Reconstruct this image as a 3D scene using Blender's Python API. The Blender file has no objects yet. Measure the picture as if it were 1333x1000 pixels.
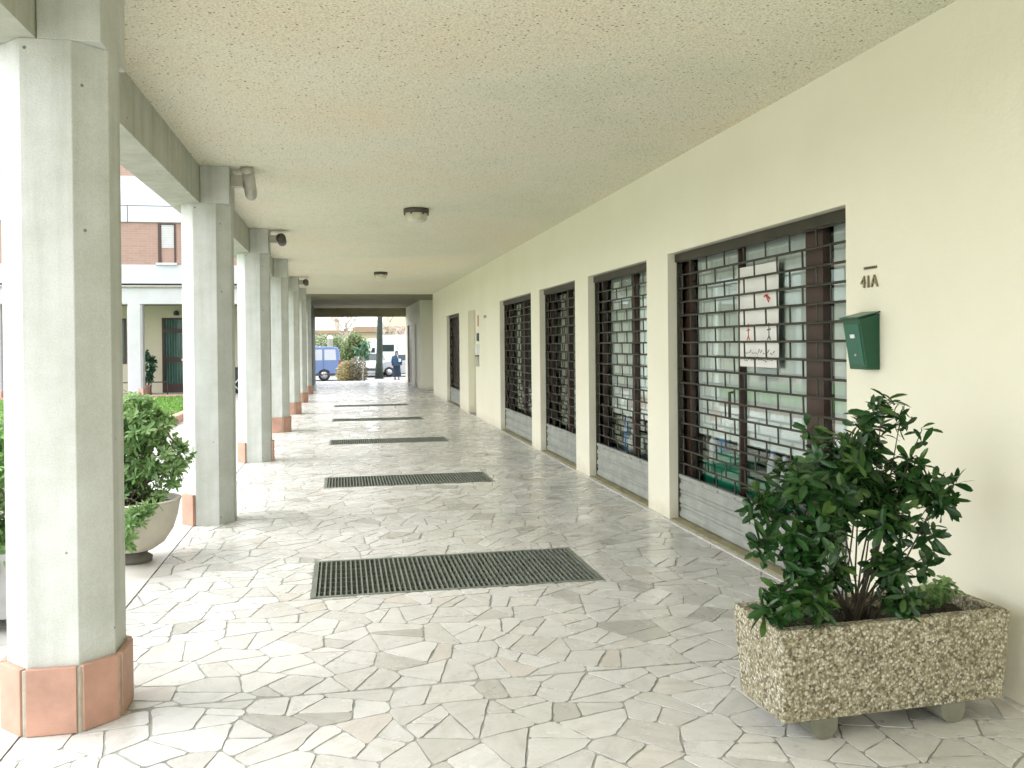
import bpy, bmesh, math, random
from mathutils import Vector, Matrix, Quaternion
R = math.radians
PI = math.pi
sc = bpy.context.scene
col = sc.collection

# ---------------------------------------------------------------- camera
F, YAW, PITCH, ROLL, CY = 1140.0, .1921, .0072, -.0093, 455.85
cd = bpy.data.cameras.new('camera')
cam = bpy.data.objects.new('camera', cd); col.objects.link(cam)
fw = Vector((math.sin(YAW)*math.cos(PITCH), math.cos(YAW)*math.cos(PITCH), -math.sin(PITCH)))
rt = Vector((math.cos(YAW), -math.sin(YAW), 0)); up = rt.cross(fw)
rt, up = rt*math.cos(ROLL)+up*math.sin(ROLL), -rt*math.sin(ROLL)+up*math.cos(ROLL)
cam.matrix_world = Matrix(((rt.x, up.x, -fw.x, 0), (rt.y, up.y, -fw.y, 0), (rt.z, up.z, -fw.z, 1.5), (0, 0, 0, 1)))
cd.sensor_width = 36; cd.sensor_fit = 'HORIZONTAL'
cd.lens = F/1333*36
cd.shift_y = -(500-CY)/1333
cd.clip_start = .05; cd.clip_end = 1500
sc.camera = cam

# ---------------------------------------------------------------- light
SUN_EL, SUN_AZ = 50, 276          # compass style azimuth, clockwise from +Y
w = bpy.data.worlds.new('World'); sc.world = w; w.use_nodes = True
nt = w.node_tree; nt.nodes.clear()
sky = nt.nodes.new('ShaderNodeTexSky'); sky.sky_type = 'NISHITA'; sky.sun_disc = False
sky.sun_elevation = R(SUN_EL); sky.sun_rotation = R(SUN_AZ)
sky.air_density = 1.0; sky.dust_density = 2.0; sky.ozone_density = 1; sky.altitude = 0
hs = nt.nodes.new('ShaderNodeHueSaturation'); hs.inputs['Saturation'].default_value = .32
bg = nt.nodes.new('ShaderNodeBackground'); bg.inputs[1].default_value = .15
wo = nt.nodes.new('ShaderNodeOutputWorld')
cl = nt.nodes.new('ShaderNodeMix'); cl.data_type = 'RGBA'; cl.inputs[0].default_value = .62; cl.inputs[7].default_value = (8.1, 8.2, 8.5, 1)
nt.links.new(sky.outputs[0], hs.inputs['Color']); nt.links.new(hs.outputs[0], cl.inputs[6]); nt.links.new(cl.outputs[2], bg.inputs[0]); nt.links.new(bg.outputs[0], wo.inputs[0])
sl = bpy.data.lights.new('sun', 'SUN'); sl.energy = .5; sl.angle = R(40); sl.color = (1, .98, .94)
sun = bpy.data.objects.new('sun', sl); col.objects.link(sun)
sd = Vector((math.sin(R(SUN_AZ))*math.cos(R(SUN_EL)), math.cos(R(SUN_AZ))*math.cos(R(SUN_EL)), math.sin(R(SUN_EL))))
sun.rotation_euler = sd.to_track_quat('Z', 'Y').to_euler(); sun.location = sd*30
sc.view_settings.view_transform = 'Standard'; sc.view_settings.look = 'None'
sc.view_settings.exposure = 1.83; sc.view_settings.gamma = 1
sc.cycles.max_bounces = 10; sc.cycles.diffuse_bounces = 5; sc.cycles.glossy_bounces = 4
sc.cycles.transparent_max_bounces = 12
sc.cycles.use_denoising = True; sc.cycles.use_adaptive_sampling = True; sc.cycles.adaptive_threshold = .03
sc.cycles.caustics_reflective = False; sc.cycles.caustics_refractive = False

# ---------------------------------------------------------------- materials
def mat(name, c, rough=.7, metal=0, spec=.5, noise=None, bump=None, coord='Object'):
    """noise=(scale, amount) shifts the colour, bump=(scale, strength)"""
    m = bpy.data.materials.new(name); m.use_nodes = True
    n, l = m.node_tree.nodes, m.node_tree.links
    p = n['Principled BSDF']
    p.inputs['Base Color'].default_value = (*c, 1); p.inputs['Roughness'].default_value = rough
    p.inputs['Metallic'].default_value = metal; p.inputs['Specular IOR Level'].default_value = spec
    tc = n.new('ShaderNodeTexCoord'); geo = tc.outputs[coord]
    if noise:
        t = n.new('ShaderNodeTexNoise'); t.inputs['Scale'].default_value = noise[0]; t.inputs['Detail'].default_value = 6
        t.inputs['Roughness'].default_value = .65
        l.new(geo, t.inputs['Vector'])
        r = n.new('ShaderNodeValToRGB'); a = noise[1]
        r.color_ramp.elements[0].position = .3; r.color_ramp.elements[1].position = .7
        r.color_ramp.elements[0].color = (*[x*(1-a) for x in c], 1)
        r.color_ramp.elements[1].color = (*[min(1, x*(1+a*.7)) for x in c], 1)
        l.new(t.outputs[0], r.inputs[0]); l.new(r.outputs[0], p.inputs['Base Color'])
    if bump:
        t2 = n.new('ShaderNodeTexNoise'); t2.inputs['Scale'].default_value = bump[0]; t2.inputs['Detail'].default_value = 4
        l.new(geo, t2.inputs['Vector'])
        b = n.new('ShaderNodeBump'); b.inputs['Strength'].default_value = bump[1]; b.inputs['Distance'].default_value = .01
        l.new(t2.outputs[0], b.inputs['Height']); l.new(b.outputs[0], p.inputs['Normal'])
    return m

def nd(m, t): return m.node_tree.nodes.new(t)
def math_node(m, op, a, b=None, clamp=False):
    x = nd(m, 'ShaderNodeMath'); x.operation = op; x.use_clamp = clamp
    for i, v in enumerate((a, b)):
        if v is None: continue
        if isinstance(v, (int, float)): x.inputs[i].default_value = v
        else: m.node_tree.links.new(v, x.inputs[i])
    return x.outputs[0]
def mixc(m, f, a, b, mode='MIX'):
    x = nd(m, 'ShaderNodeMix'); x.data_type = 'RGBA'; x.blend_type = mode
    for i, v in ((0, f), (6, a), (7, b)):
        if isinstance(v, (int, float)): x.inputs[i].default_value = v
        elif isinstance(v, tuple): x.inputs[i].default_value = (*v, 1)
        else: m.node_tree.links.new(v, x.inputs[i])
    return x.outputs[2]
def ramp(m, src, stops):
    r = nd(m, 'ShaderNodeValToRGB'); e = r.color_ramp.elements
    while len(e) < len(stops): e.new(.5)
    for i, (p, c) in enumerate(stops):
        e[i].position = p; e[i].color = (*c, 1) if isinstance(c, tuple) else (c, c, c, 1)
    m.node_tree.links.new(src, r.inputs[0]); return r.outputs[0]
def noise_tex(m, vec, scale, detail=5, rough=.6):
    t = nd(m, 'ShaderNodeTexNoise'); t.inputs['Scale'].default_value = scale; t.inputs['Detail'].default_value = detail
    t.inputs['Roughness'].default_value = rough; m.node_tree.links.new(vec, t.inputs['Vector']); return t

def crazy_paving(name, scale, joint_c, cols, rough=(.16, .42), joints=True, jw=.006):
    m = mat(name, (.6, .6, .55)); p = m.node_tree.nodes['Principled BSDF']; L = m.node_tree.links
    tc = nd(m, 'ShaderNodeTexCoord').outputs['Object']
    # distort the coordinates so the stones get uneven sizes and crooked edges
    n1 = noise_tex(m, tc, 1.1, 1); n2 = noise_tex(m, tc, 9, 2)
    v = nd(m, 'ShaderNodeVectorMath'); v.operation = 'MULTIPLY_ADD'; L.new(n1.outputs[1], v.inputs[0])
    v.inputs[1].default_value = (.55, .55, 0); L.new(tc, v.inputs[2])
    v2 = nd(m, 'ShaderNodeVectorMath'); v2.operation = 'MULTIPLY_ADD'; L.new(n2.outputs[1], v2.inputs[0])
    v2.inputs[1].default_value = (.035, .035, 0); L.new(v.outputs[0], v2.inputs[2])
    mp = nd(m, 'ShaderNodeMapping'); mp.inputs['Rotation'].default_value = (0, 0, .5); mp.inputs['Scale'].default_value = (1, 1.45, 1)
    L.new(v2.outputs[0], mp.inputs[0])
    ve = nd(m, 'ShaderNodeTexVoronoi'); ve.voronoi_dimensions = '2D'; ve.feature = 'DISTANCE_TO_EDGE'
    vf = nd(m, 'ShaderNodeTexVoronoi'); vf.voronoi_dimensions = '2D'
    for x in (ve, vf): x.inputs['Scale'].default_value = scale; x.inputs['Randomness'].default_value = 1; L.new(mp.outputs[0], x.inputs['Vector'])
    n3 = noise_tex(m, tc, 3.2, 2)
    wdt = math_node(m, 'MULTIPLY', n3.outputs[0], jw*2)
    sep = nd(m, 'ShaderNodeSeparateColor'); L.new(vf.outputs['Color'], sep.inputs[0])
    # about half of the big stones are broken into smaller ones
    mp2 = nd(m, 'ShaderNodeMapping'); mp2.inputs['Rotation'].default_value = (0, 0, -.35); mp2.inputs['Scale'].default_value = (1, 1.35, 1)
    L.new(v2.outputs[0], mp2.inputs[0])
    we = nd(m, 'ShaderNodeTexVoronoi'); we.voronoi_dimensions = '2D'; we.feature = 'DISTANCE_TO_EDGE'
    wf = nd(m, 'ShaderNodeTexVoronoi'); wf.voronoi_dimensions = '2D'
    for x in (we, wf): x.inputs['Scale'].default_value = scale*1.25; x.inputs['Randomness'].default_value = 1; L.new(mp2.outputs[0], x.inputs['Vector'])
    sep2 = nd(m, 'ShaderNodeSeparateColor'); L.new(wf.outputs['Color'], sep2.inputs[0])
    broken = math_node(m, 'GREATER_THAN', sep.outputs[2], .42)
    d1 = math_node(m, 'DIVIDE', ve.outputs['Distance'], scale)
    d2 = math_node(m, 'ADD', math_node(m, 'DIVIDE', we.outputs['Distance'], scale*1.25), math_node(m, 'MULTIPLY', math_node(m, 'SUBTRACT', 1, broken), 5))
    e = math_node(m, 'DIVIDE', math_node(m, 'MINIMUM', d1, d2), wdt)
    e = math_node(m, 'POWER', e, 3, True)            # 0 in the joint, 1 on the stone
    stone = ramp(m, math_node(m, 'FRACT', math_node(m, 'ADD', sep.outputs[0], math_node(m, 'MULTIPLY', broken, sep2.outputs[0]))), cols)
    veins = noise_tex(m, v2.outputs[0], 7, 8, .7)
    stone = mixc(m, .5, stone, ramp(m, veins.outputs[0], [(.32, (.62, .61, .58)), (.5, (.93, .92, .9)), (.7, (1, 1, 1))]), 'MULTIPLY')
    patch = noise_tex(m, tc, .9, 4)
    stone = mixc(m, .6, stone, ramp(m, patch.outputs[0], [(.3, (.88, .88, .86)), (.65, (1, 1, 1))]), 'MULTIPLY')
    jn = noise_tex(m, tc, 2.3, 3)
    jcol = mixc(m, ramp(m, jn.outputs[0], [(.4, 0.0), (.62, 1.0)]), joint_c, tuple(min(1, x*2.1) for x in joint_c))
    c = mixc(m, e, jcol, stone)
    mask = e
    if joints:
        s = nd(m, 'ShaderNodeSeparateXYZ'); L.new(tc, s.inputs[0])
        dx = math_node(m, 'ABSOLUTE', math_node(m, 'SUBTRACT', s.outputs[0], 1.91))
        lx = math_node(m, 'MULTIPLY', math_node(m, 'LESS_THAN', dx, .005), math_node(m, 'LESS_THAN', s.outputs[1], 3.5))
        c = mixc(m, lx, c, (.08, .09, .07))
        dy = math_node(m, 'ABSOLUTE', math_node(m, 'SUBTRACT', math_node(m, 'PINGPONG', math_node(m, 'ADD', s.outputs[1], 4.15), 4.005), 0))
        ly = math_node(m, 'LESS_THAN', dy, .006)
        c = mixc(m, ly, c, (.72, .70, .62))
    L.new(c, p.inputs['Base Color'])
    rn = noise_tex(m, tc, 2.7, 5)
    rr = nd(m, 'ShaderNodeMapRange'); rr.inputs[1].default_value = .3; rr.inputs[2].default_value = .7
    rr.inputs[3].default_value = rough[0]; rr.inputs[4].default_value = rough[1]
    L.new(rn.outputs[0], rr.inputs[0])
    rj = math_node(m, 'ADD', rr.outputs[0], math_node(m, 'MULTIPLY', math_node(m, 'SUBTRACT', 1, mask), .4))
    rj = math_node(m, 'ADD', rj, math_node(m, 'MULTIPLY', math_node(m, 'SUBTRACT', sep2.outputs[1], .5), .16))
    L.new(rj, p.inputs['Roughness'])
    b = nd(m, 'ShaderNodeBump'); b.inputs['Strength'].default_value = .6; b.inputs['Distance'].default_value = .005
    hgt = math_node(m, 'ADD', mask, math_node(m, 'MULTIPLY', veins.outputs[0], .35))
    L.new(hgt, b.inputs['Height']); L.new(b.outputs[0], p.inputs['Normal'])
    return m

M = {}
def slabmat():
    m = mat('polished_broken_stone', (.7, .7, .66)); p = m.node_tree.nodes['Principled BSDF']; L = m.node_tree.links
    tc = nd(m, 'ShaderNodeTexCoord').outputs['Object']
    at = nd(m, 'ShaderNodeAttribute'); at.attribute_name = 'tone'; tn = at.outputs['Fac']
    stone = ramp(m, tn, [(0, (.44, .43, .40)), (.04, (.54, .53, .50)), (.11, (.62, .61, .585)), (.45, (.665, .66, .64)), (.85, (.72, .715, .695)), (.95, (.67, .645, .615)), (1, (.62, .58, .54))])
    off = nd(m, 'ShaderNodeVectorMath'); off.operation = 'ADD'; L.new(tc, off.inputs[0])
    cx = nd(m, 'ShaderNodeCombineXYZ'); L.new(math_node(m, 'MULTIPLY', tn, 37), cx.inputs[0]); L.new(math_node(m, 'MULTIPLY', tn, 91), cx.inputs[1]); L.new(cx.outputs[0], off.inputs[1])
    rot = nd(m, 'ShaderNodeVectorRotate'); rot.rotation_type = 'Z_AXIS'; L.new(off.outputs[0], rot.inputs['Vector']); L.new(math_node(m, 'MULTIPLY', tn, 40), rot.inputs['Angle'])
    st = nd(m, 'ShaderNodeMapping'); st.inputs['Scale'].default_value = (5, 17, 5); L.new(rot.outputs[0], st.inputs[0])
    veins = noise_tex(m, st.outputs[0], 1, 7, .65); fine = noise_tex(m, off.outputs[0], 60, 4, .7)
    stone = mixc(m, .8, stone, ramp(m, veins.outputs[0], [(.3, (.80, .79, .76)), (.46, (.96, .955, .945)), (.6, (1.03, 1.03, 1.03))]), 'MULTIPLY')
    stone = mixc(m, .6, stone, ramp(m, fine.outputs[0], [(.3, (.9, .9, .88)), (.6, (1.03, 1.03, 1.03))]), 'MULTIPLY')
    dirt = noise_tex(m, tc, 1.1, 5, .65)
    stone = mixc(m, .8, stone, ramp(m, dirt.outputs[0], [(.32, (.84, .835, .80)), (.58, (1, 1, 1))]), 'MULTIPLY')
    L.new(stone, p.inputs['Base Color'])
    rn_ = noise_tex(m, tc, 2.7, 5)
    rr = nd(m, 'ShaderNodeMapRange'); rr.inputs[1].default_value = .3; rr.inputs[2].default_value = .7; rr.inputs[3].default_value = .16; rr.inputs[4].default_value = .40
    L.new(rn_.outputs[0], rr.inputs[0])
    L.new(math_node(m, 'ADD', rr.outputs[0], math_node(m, 'MULTIPLY', math_node(m, 'SUBTRACT', math_node(m, 'FRACT', math_node(m, 'MULTIPLY', tn, 17)), .5), .14)), p.inputs['Roughness'])
    b = nd(m, 'ShaderNodeBump'); b.inputs['Strength'].default_value = .35; b.inputs['Distance'].default_value = .003
    L.new(math_node(m, 'ADD', veins.outputs[0], math_node(m, 'MULTIPLY', fine.outputs[0], .3)), b.inputs['Height']); L.new(b.outputs[0], p.inputs['Normal'])
    return m
M['slab'] = slabmat()
M['paving_bed'] = mat('grey_mortar_bed', (.36, .365, .33), .9, noise=(2.2, .5))
M['court'] = crazy_paving('courtyard_paving', 2.6, (.3, .3, .28),
    [(0, (.45, .44, .42)), (.5, (.6, .59, .56)), (1, (.68, .66, .62))], rough=(.5, .8), joints=False)
M['kerb_stone'] = mat('kerb_stone', (.66, .64, .60), .38, noise=(1.3, .12), bump=(60, .1))
def plaster():
    c = (.85, .825, .675)
    m = mat('cream_plaster', c, .62); p = m.node_tree.nodes['Principled BSDF']; L = m.node_tree.links
    tc = nd(m, 'ShaderNodeTexCoord').outputs['Object']
    a = noise_tex(m, tc, .8, 6, .6); f = noise_tex(m, tc, 70, 4, .7); g = noise_tex(m, tc, 6, 5, .7); t = noise_tex(m, tc, 14, 3, .6)
    k = mixc(m, 1, c, ramp(m, a.outputs[0], [(.3, (.955, .955, .94)), (.6, (1.01, 1.01, 1.01))]), 'MULTIPLY')
    s = nd(m, 'ShaderNodeSeparateXYZ'); L.new(tc, s.inputs[0])
    # splash dirt and scuffs low on the wall, with their own ragged outline
    hh = math_node(m, 'ADD', s.outputs[2], math_node(m, 'MULTIPLY', math_node(m, 'SUBTRACT', g.outputs[0], .5), -.35))
    d = ramp(m, hh, [(.0, 1.0), (.16, 0.0)])
    k = mixc(m, math_node(m, 'MULTIPLY', d, .45), k, (.50, .47, .34))
    mp = nd(m, 'ShaderNodeMapping'); mp.inputs['Scale'].default_value = (3, 3, 22); L.new(tc, mp.inputs[0])
    q = noise_tex(m, mp.outputs[0], 1.5, 3, .7); sc_ = ramp(m, q.outputs[0], [(.70, 0.0), (.74, 1.0)])
    low = ramp(m, math_node(m, 'DIVIDE', s.outputs[2], 1.3), [(.3, 1.0), (1.0, 0.0)])
    k = mixc(m, math_node(m, 'MULTIPLY', math_node(m, 'MULTIPLY', sc_, low), .16), k, (.35, .33, .27))
    L.new(k, p.inputs['Base Color'])
    b = nd(m, 'ShaderNodeBump'); b.inputs['Strength'].default_value = .35; b.inputs['Distance'].default_value = .003
    L.new(math_node(m, 'ADD', f.outputs[0], math_node(m, 'MULTIPLY', t.outputs[0], 1.5)), b.inputs['Height']); L.new(b.outputs[0], p.inputs['Normal'])
    return m
M['wall'] = plaster()
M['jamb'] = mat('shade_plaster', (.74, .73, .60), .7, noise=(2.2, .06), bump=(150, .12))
M['dark_soffit'] = mat('dark_olive_soffit', (.25, .235, .13), .8, noise=(2, .2), bump=(60, .3))  # darker and more olive than the near ceiling
M['dark_render'] = mat('dark_green_render', (.045, .075, .06), .8, noise=(2, .2))
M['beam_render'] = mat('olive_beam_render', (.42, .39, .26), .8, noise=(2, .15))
M['conc'] = None
def concrete(name, c):
    m = mat(name, c, .8); p = m.node_tree.nodes['Principled BSDF']; L = m.node_tree.links
    tc = nd(m, 'ShaderNodeTexCoord').outputs['Object']
    mp = nd(m, 'ShaderNodeMapping'); mp.inputs['Scale'].default_value = (9, 9, .6); L.new(tc, mp.inputs[0])
    a = noise_tex(m, mp.outputs[0], 1, 5); b_ = noise_tex(m, tc, 3.5, 7, .7); g = noise_tex(m, tc, 150, 2)
    k = mixc(m, 1, c, ramp(m, a.outputs[0], [(.3, (.80, .815, .78)), (.45, (.95, .95, .94)), (.7, (1.05, 1.05, 1.05))]), 'MULTIPLY')
    k = mixc(m, 1, k, ramp(m, b_.outputs[0], [(.3, (.84, .86, .80)), (.6, (1.04, 1.04, 1.04))]), 'MULTIPLY')
    k = mixc(m, .5, k, ramp(m, g.outputs[0], [(.3, (.8, .8, .8)), (.6, (1.05, 1.05, 1.05))]), 'MULTIPLY')
    vp = nd(m, 'ShaderNodeTexVoronoi'); vp.inputs['Scale'].default_value = 6; L.new(tc, vp.inputs['Vector'])
    pit = ramp(m, vp.outputs['Distance'], [(.035, (.35, .33, .28)), (.05, (1, 1, 1))])
    k = mixc(m, 1, k, pit, 'MULTIPLY')
    L.new(k, p.inputs['Base Color'])
    b = nd(m, 'ShaderNodeBump'); b.inputs['Strength'].default_value = .3; b.inputs['Distance'].default_value = .003
    L.new(g.outputs[0], b.inputs['Height']); L.new(b.outputs[0], p.inputs['Normal'])
    return m
M['conc'] = concrete('cast_concrete', (.56, .58, .55)); M['beam_conc'] = concrete('shaded_beam_concrete', (.46, .47, .41))  # beam copy is darker overall, its inner-face shade put into the colour
def roughcast():
    m = mat('roughcast_ceiling', (.66, .655, .50), .9); p = m.node_tree.nodes['Principled BSDF']; L = m.node_tree.links
    tc = nd(m, 'ShaderNodeTexCoord').outputs['Object']
    big = noise_tex(m, tc, .55, 4); fine = noise_tex(m, tc, 80, 6, .85); mid = noise_tex(m, tc, 24, 4, .7)
    k = mixc(m, 1, (.83, .805, .665), ramp(m, big.outputs[0], [(.3, (.90, .94, .90)), (.5, (1, 1, 1)), (.7, (1.02, .95, .89))]), 'MULTIPLY')
    k = mixc(m, 1, k, ramp(m, fine.outputs[0], [(.40, (.60, .61, .54)), (.5, (1, 1, 1)), (.66, (1.1, 1.08, 1.04))]), 'MULTIPLY')
    vp = nd(m, 'ShaderNodeTexVoronoi'); vp.inputs['Scale'].default_value = 42; L.new(tc, vp.inputs['Vector'])
    sp = nd(m, 'ShaderNodeSeparateColor'); L.new(vp.outputs['Color'], sp.inputs[0])
    rad = math_node(m, 'MULTIPLY', math_node(m, 'POWER', sp.outputs[0], 2.2), .30)
    isp = math_node(m, 'LESS_THAN', vp.outputs['Distance'], rad)
    k = mixc(m, math_node(m, 'MULTIPLY', isp, .9), k, (.15, .14, .09))
    L.new(k, p.inputs['Base Color'])
    b = nd(m, 'ShaderNodeBump'); b.inputs['Strength'].default_value = .6; b.inputs['Distance'].default_value = .009
    h_ = math_node(m, 'SUBTRACT', math_node(m, 'ADD', fine.outputs[0], mid.outputs[0]), isp)
    L.new(h_, b.inputs['Height']); L.new(b.outputs[0], p.inputs['Normal'])
    return m
M['ceiling'] = roughcast()
M['plinth'] = mat('pink_stone_slab', (.47, .27, .195), .6, noise=(4, .24), bump=(90, .15))
M['mortar'] = mat('plinth_mortar', (.44, .42, .34), .9, noise=(20, .2))
M['bronze'] = mat('dark_bronze_metal', (.06, .055, .04), .42, .6, noise=(5, .2))
M['tube'] = mat('grille_tube_metal', (.065, .065, .05), .45, .55, noise=(4, .25))
M['galv'] = mat('galvanised_slat', (.40, .42, .385), .5, .35, noise=(6, .22), bump=(40, .15))
M['brownframe'] = mat('brown_frame', (.055, .028, .021), .4, .1, noise=(6, .2))
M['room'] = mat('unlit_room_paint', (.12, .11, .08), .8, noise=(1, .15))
M['roomfloor'] = mat('shop_floor', (.2, .17, .12), .4, noise=(3, .2))
M['iron'] = mat('grating_steel', (.25, .275, .235), .5, .5, noise=(9, .25))
M['pit'] = mat('grating_pit_concrete', (.03, .035, .03), .9)
M['curtain'] = mat('pale_blind', (.86, .93, .88), .7, noise=(1.2, .08))
M['paper'] = mat('white_paper', (.85, .85, .80), .7)
M['redink'] = mat('red_ink', (.55, .05, .04), .6)
M['ink'] = mat('dark_ink', (.06, .06, .07), .6)
M['green_box'] = mat('green_enamel', (.002, .07, .028), .3, noise=(3, .15))
M['green_box2'] = mat('green_enamel_front', (.003, .11, .06), .28, noise=(3, .12))
M['white_plastic'] = mat('white_plastic', (.75, .78, .76), .35)
M['blue_plastic'] = mat('blue_plastic', (.06, .28, .62), .35)
M['emerald'] = mat('green_crate_plastic', (.0, .24, .13), .4, noise=(4, .12))
M['soil'] = mat('dark_soil', (.03, .022, .012), .95, noise=(14, .4), bump=(30, 1))
M['brass'] = mat('aged_brass', (.30, .26, .15), .45, .6)
M['grey_metal'] = mat('grey_lamp_metal', (.48, .47, .40), .5, .3, noise=(8, .15))
M['dark_metal'] = mat('dark_lamp_metal', (.10, .09, .07), .55, .3, noise=(8, .2))
M['glass_shade'] = mat('ribbed_lamp_glass', (.62, .60, .46), .25, noise=(10, .12))
def glass(name, tint=(.94, .97, .95), refl=1.0):
    m = bpy.data.materials.new(name); m.use_nodes = True; n = m.node_tree.nodes; n.clear(); L = m.node_tree.links
    o = n.new('ShaderNodeOutputMaterial'); t = n.new('ShaderNodeBsdfTransparent'); t.inputs[0].default_value = (*tint, 1)
    g = n.new('ShaderNodeBsdfGlossy'); g.inputs['Roughness'].default_value = .02; g.inputs[0].default_value = (.9, 1, .95, 1)
    f = n.new('ShaderNodeFresnel'); f.inputs[0].default_value = 1.5
    mx = n.new('ShaderNodeMixShader'); mm = n.new('ShaderNodeMath'); mm.operation = 'MULTIPLY'; mm.use_clamp = True; mm.inputs[1].default_value = 1.8*refl
    L.new(f.outputs[0], mm.inputs[0]); L.new(mm.outputs[0], mx.inputs[0]); L.new(t.outputs[0], mx.inputs[1]); L.new(g.outputs[0], mx.inputs[2]); L.new(mx.outputs[0], o.inputs[0])
    return m
M['glass'] = glass('window_glass'); M['glass_bright'] = glass('clean_reflecting_window_glass', (.96, .99, .97), 1.25)
M['carglass'] = glass('vehicle_glass', (.35, .42, .45))
def pebbledash():
    m = mat('exposed_aggregate', (.4, .36, .26), .75); p = m.node_tree.nodes['Principled BSDF']; L = m.node_tree.links
    tc = nd(m, 'ShaderNodeTexCoord').outputs['Object']
    n1 = noise_tex(m, tc, 38, 4); v = nd(m, 'ShaderNodeVectorMath'); v.operation = 'MULTIPLY_ADD'
    L.new(n1.outputs[1], v.inputs[0]); v.inputs[1].default_value = (.022, .022, .022); L.new(tc, v.inputs[2])
    vf = nd(m, 'ShaderNodeTexVoronoi'); vf.inputs['Scale'].default_value = 92; L.new(v.outputs[0], vf.inputs['Vector'])
    sp = nd(m, 'ShaderNodeSeparateColor'); L.new(vf.outputs['Color'], sp.inputs[0])
    st = ramp(m, sp.outputs[0], [(0, (.15, .13, .09)), (.18, (.32, .28, .20)), (.42, (.46, .42, .31)), (.68, (.60, .56, .44)), (.88, (.76, .74, .64)), (1, (.38, .38, .31))])
    edge = ramp(m, vf.outputs['Distance'], [(.25, (1, 1, 1)), (.62, (.55, .53, .42))])
    k = mixc(m, 1, st, edge, 'MULTIPLY'); L.new(k, p.inputs['Base Color'])
    b = nd(m, 'ShaderNodeBump'); b.inputs['Strength'].default_value = 1; b.inputs['Distance'].default_value = .006; b.invert = True
    L.new(vf.outputs['Distance'], b.inputs['Height']); L.new(b.outputs[0], p.inputs['Normal'])
    return m
M['aggregate'] = pebbledash()
def leafmat(name, c1, c2, c3, rough=.35, trans=.25):
    m = mat(name, c1, rough); p = m.node_tree.nodes['Principled BSDF']; L = m.node_tree.links
    at = nd(m, 'ShaderNodeAttribute'); at.attribute_name = 'tone'
    k = ramp(m, at.outputs['Fac'], [(0, c1), (.55, c2), (1, c3)]); L.new(k, p.inputs['Base Color'])
    o = m.node_tree.nodes['Material Output']; tr = nd(m, 'ShaderNodeBsdfTranslucent'); L.new(k, tr.inputs[0])
    mx = nd(m, 'ShaderNodeMixShader'); mx.inputs[0].default_value = trans
    L.new(p.outputs[0], mx.inputs[1]); L.new(tr.outputs[0], mx.inputs[2]); L.new(mx.outputs[0], o.inputs[0])
    return m
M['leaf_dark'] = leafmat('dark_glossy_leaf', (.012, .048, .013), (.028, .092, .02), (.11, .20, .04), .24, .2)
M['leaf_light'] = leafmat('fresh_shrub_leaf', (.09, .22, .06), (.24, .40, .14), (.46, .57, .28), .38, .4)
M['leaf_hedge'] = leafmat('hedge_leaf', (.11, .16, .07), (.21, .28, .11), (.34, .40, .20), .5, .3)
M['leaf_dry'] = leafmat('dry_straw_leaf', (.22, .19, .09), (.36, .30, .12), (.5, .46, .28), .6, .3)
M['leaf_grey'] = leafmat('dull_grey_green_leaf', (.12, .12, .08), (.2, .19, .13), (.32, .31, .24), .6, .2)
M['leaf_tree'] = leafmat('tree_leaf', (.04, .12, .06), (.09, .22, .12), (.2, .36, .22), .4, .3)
M['stem'] = mat('brown_stem', (.06, .05, .028), .8, noise=(20, .25))
M['bark'] = mat('mossy_bark', (.04, .055, .04), .9, noise=(5, .35), bump=(12, .8))
M['palebark'] = mat('pale_bark', (.42, .38, .30), .9, noise=(5, .3), bump=(12, .6))
M['twig'] = mat('bare_twig', (.62, .56, .5), .9, noise=(8, .2))
M['grass'] = leafmat('lawn_blade', (.09, .22, .03), (.17, .34, .05), (.28, .46, .10), .6, .3)
M['turf'] = mat('lawn_turf', (.12, .24, .05), .95, noise=(2.5, .3), bump=(40, 1))
M['pinkkerb'] = mat('pink_kerb_stone', (.62, .36, .29), .6, noise=(5, .15))
M['pot'] = mat('beige_cast_pot', (.60, .56, .48), .75, noise=(4, .1), bump=(90, .2))
M['pot_dark'] = mat('weathered_pot_foot', (.17, .16, .14), .9, noise=(8, .2))
M['greyconc'] = mat('grey_weathered_concrete', (.34, .34, .33), .85, noise=(3, .2), bump=(60, .3))
M['dirtysill'] = mat('dirty_olive_sill', (.36, .33, .20), .85, noise=(6, .3))
M['footconc'] = mat('dark_concrete_foot', (.20, .20, .15), .85, noise=(9, .25))  # darker than the trough it carries
M['silver'] = mat('silver_car_paint', (.48, .50, .53), .3, .2)
M['white_panel'] = mat('white_facade_panel', (.56, .58, .63), .6, noise=(.8, .05))
M['white_beam'] = mat('white_painted_beam', (.55, .56, .57), .7, noise=(1.6, .09))
M['cream_far'] = mat('cream_wall_opposite', (.70, .66, .50), .75, noise=(.8, .05))
M['soffit_far'] = mat('grey_green_soffit', (.22, .25, .20), .8)
M['darkgap'] = mat('dark_joint', (.05, .05, .05), .8)
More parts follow.
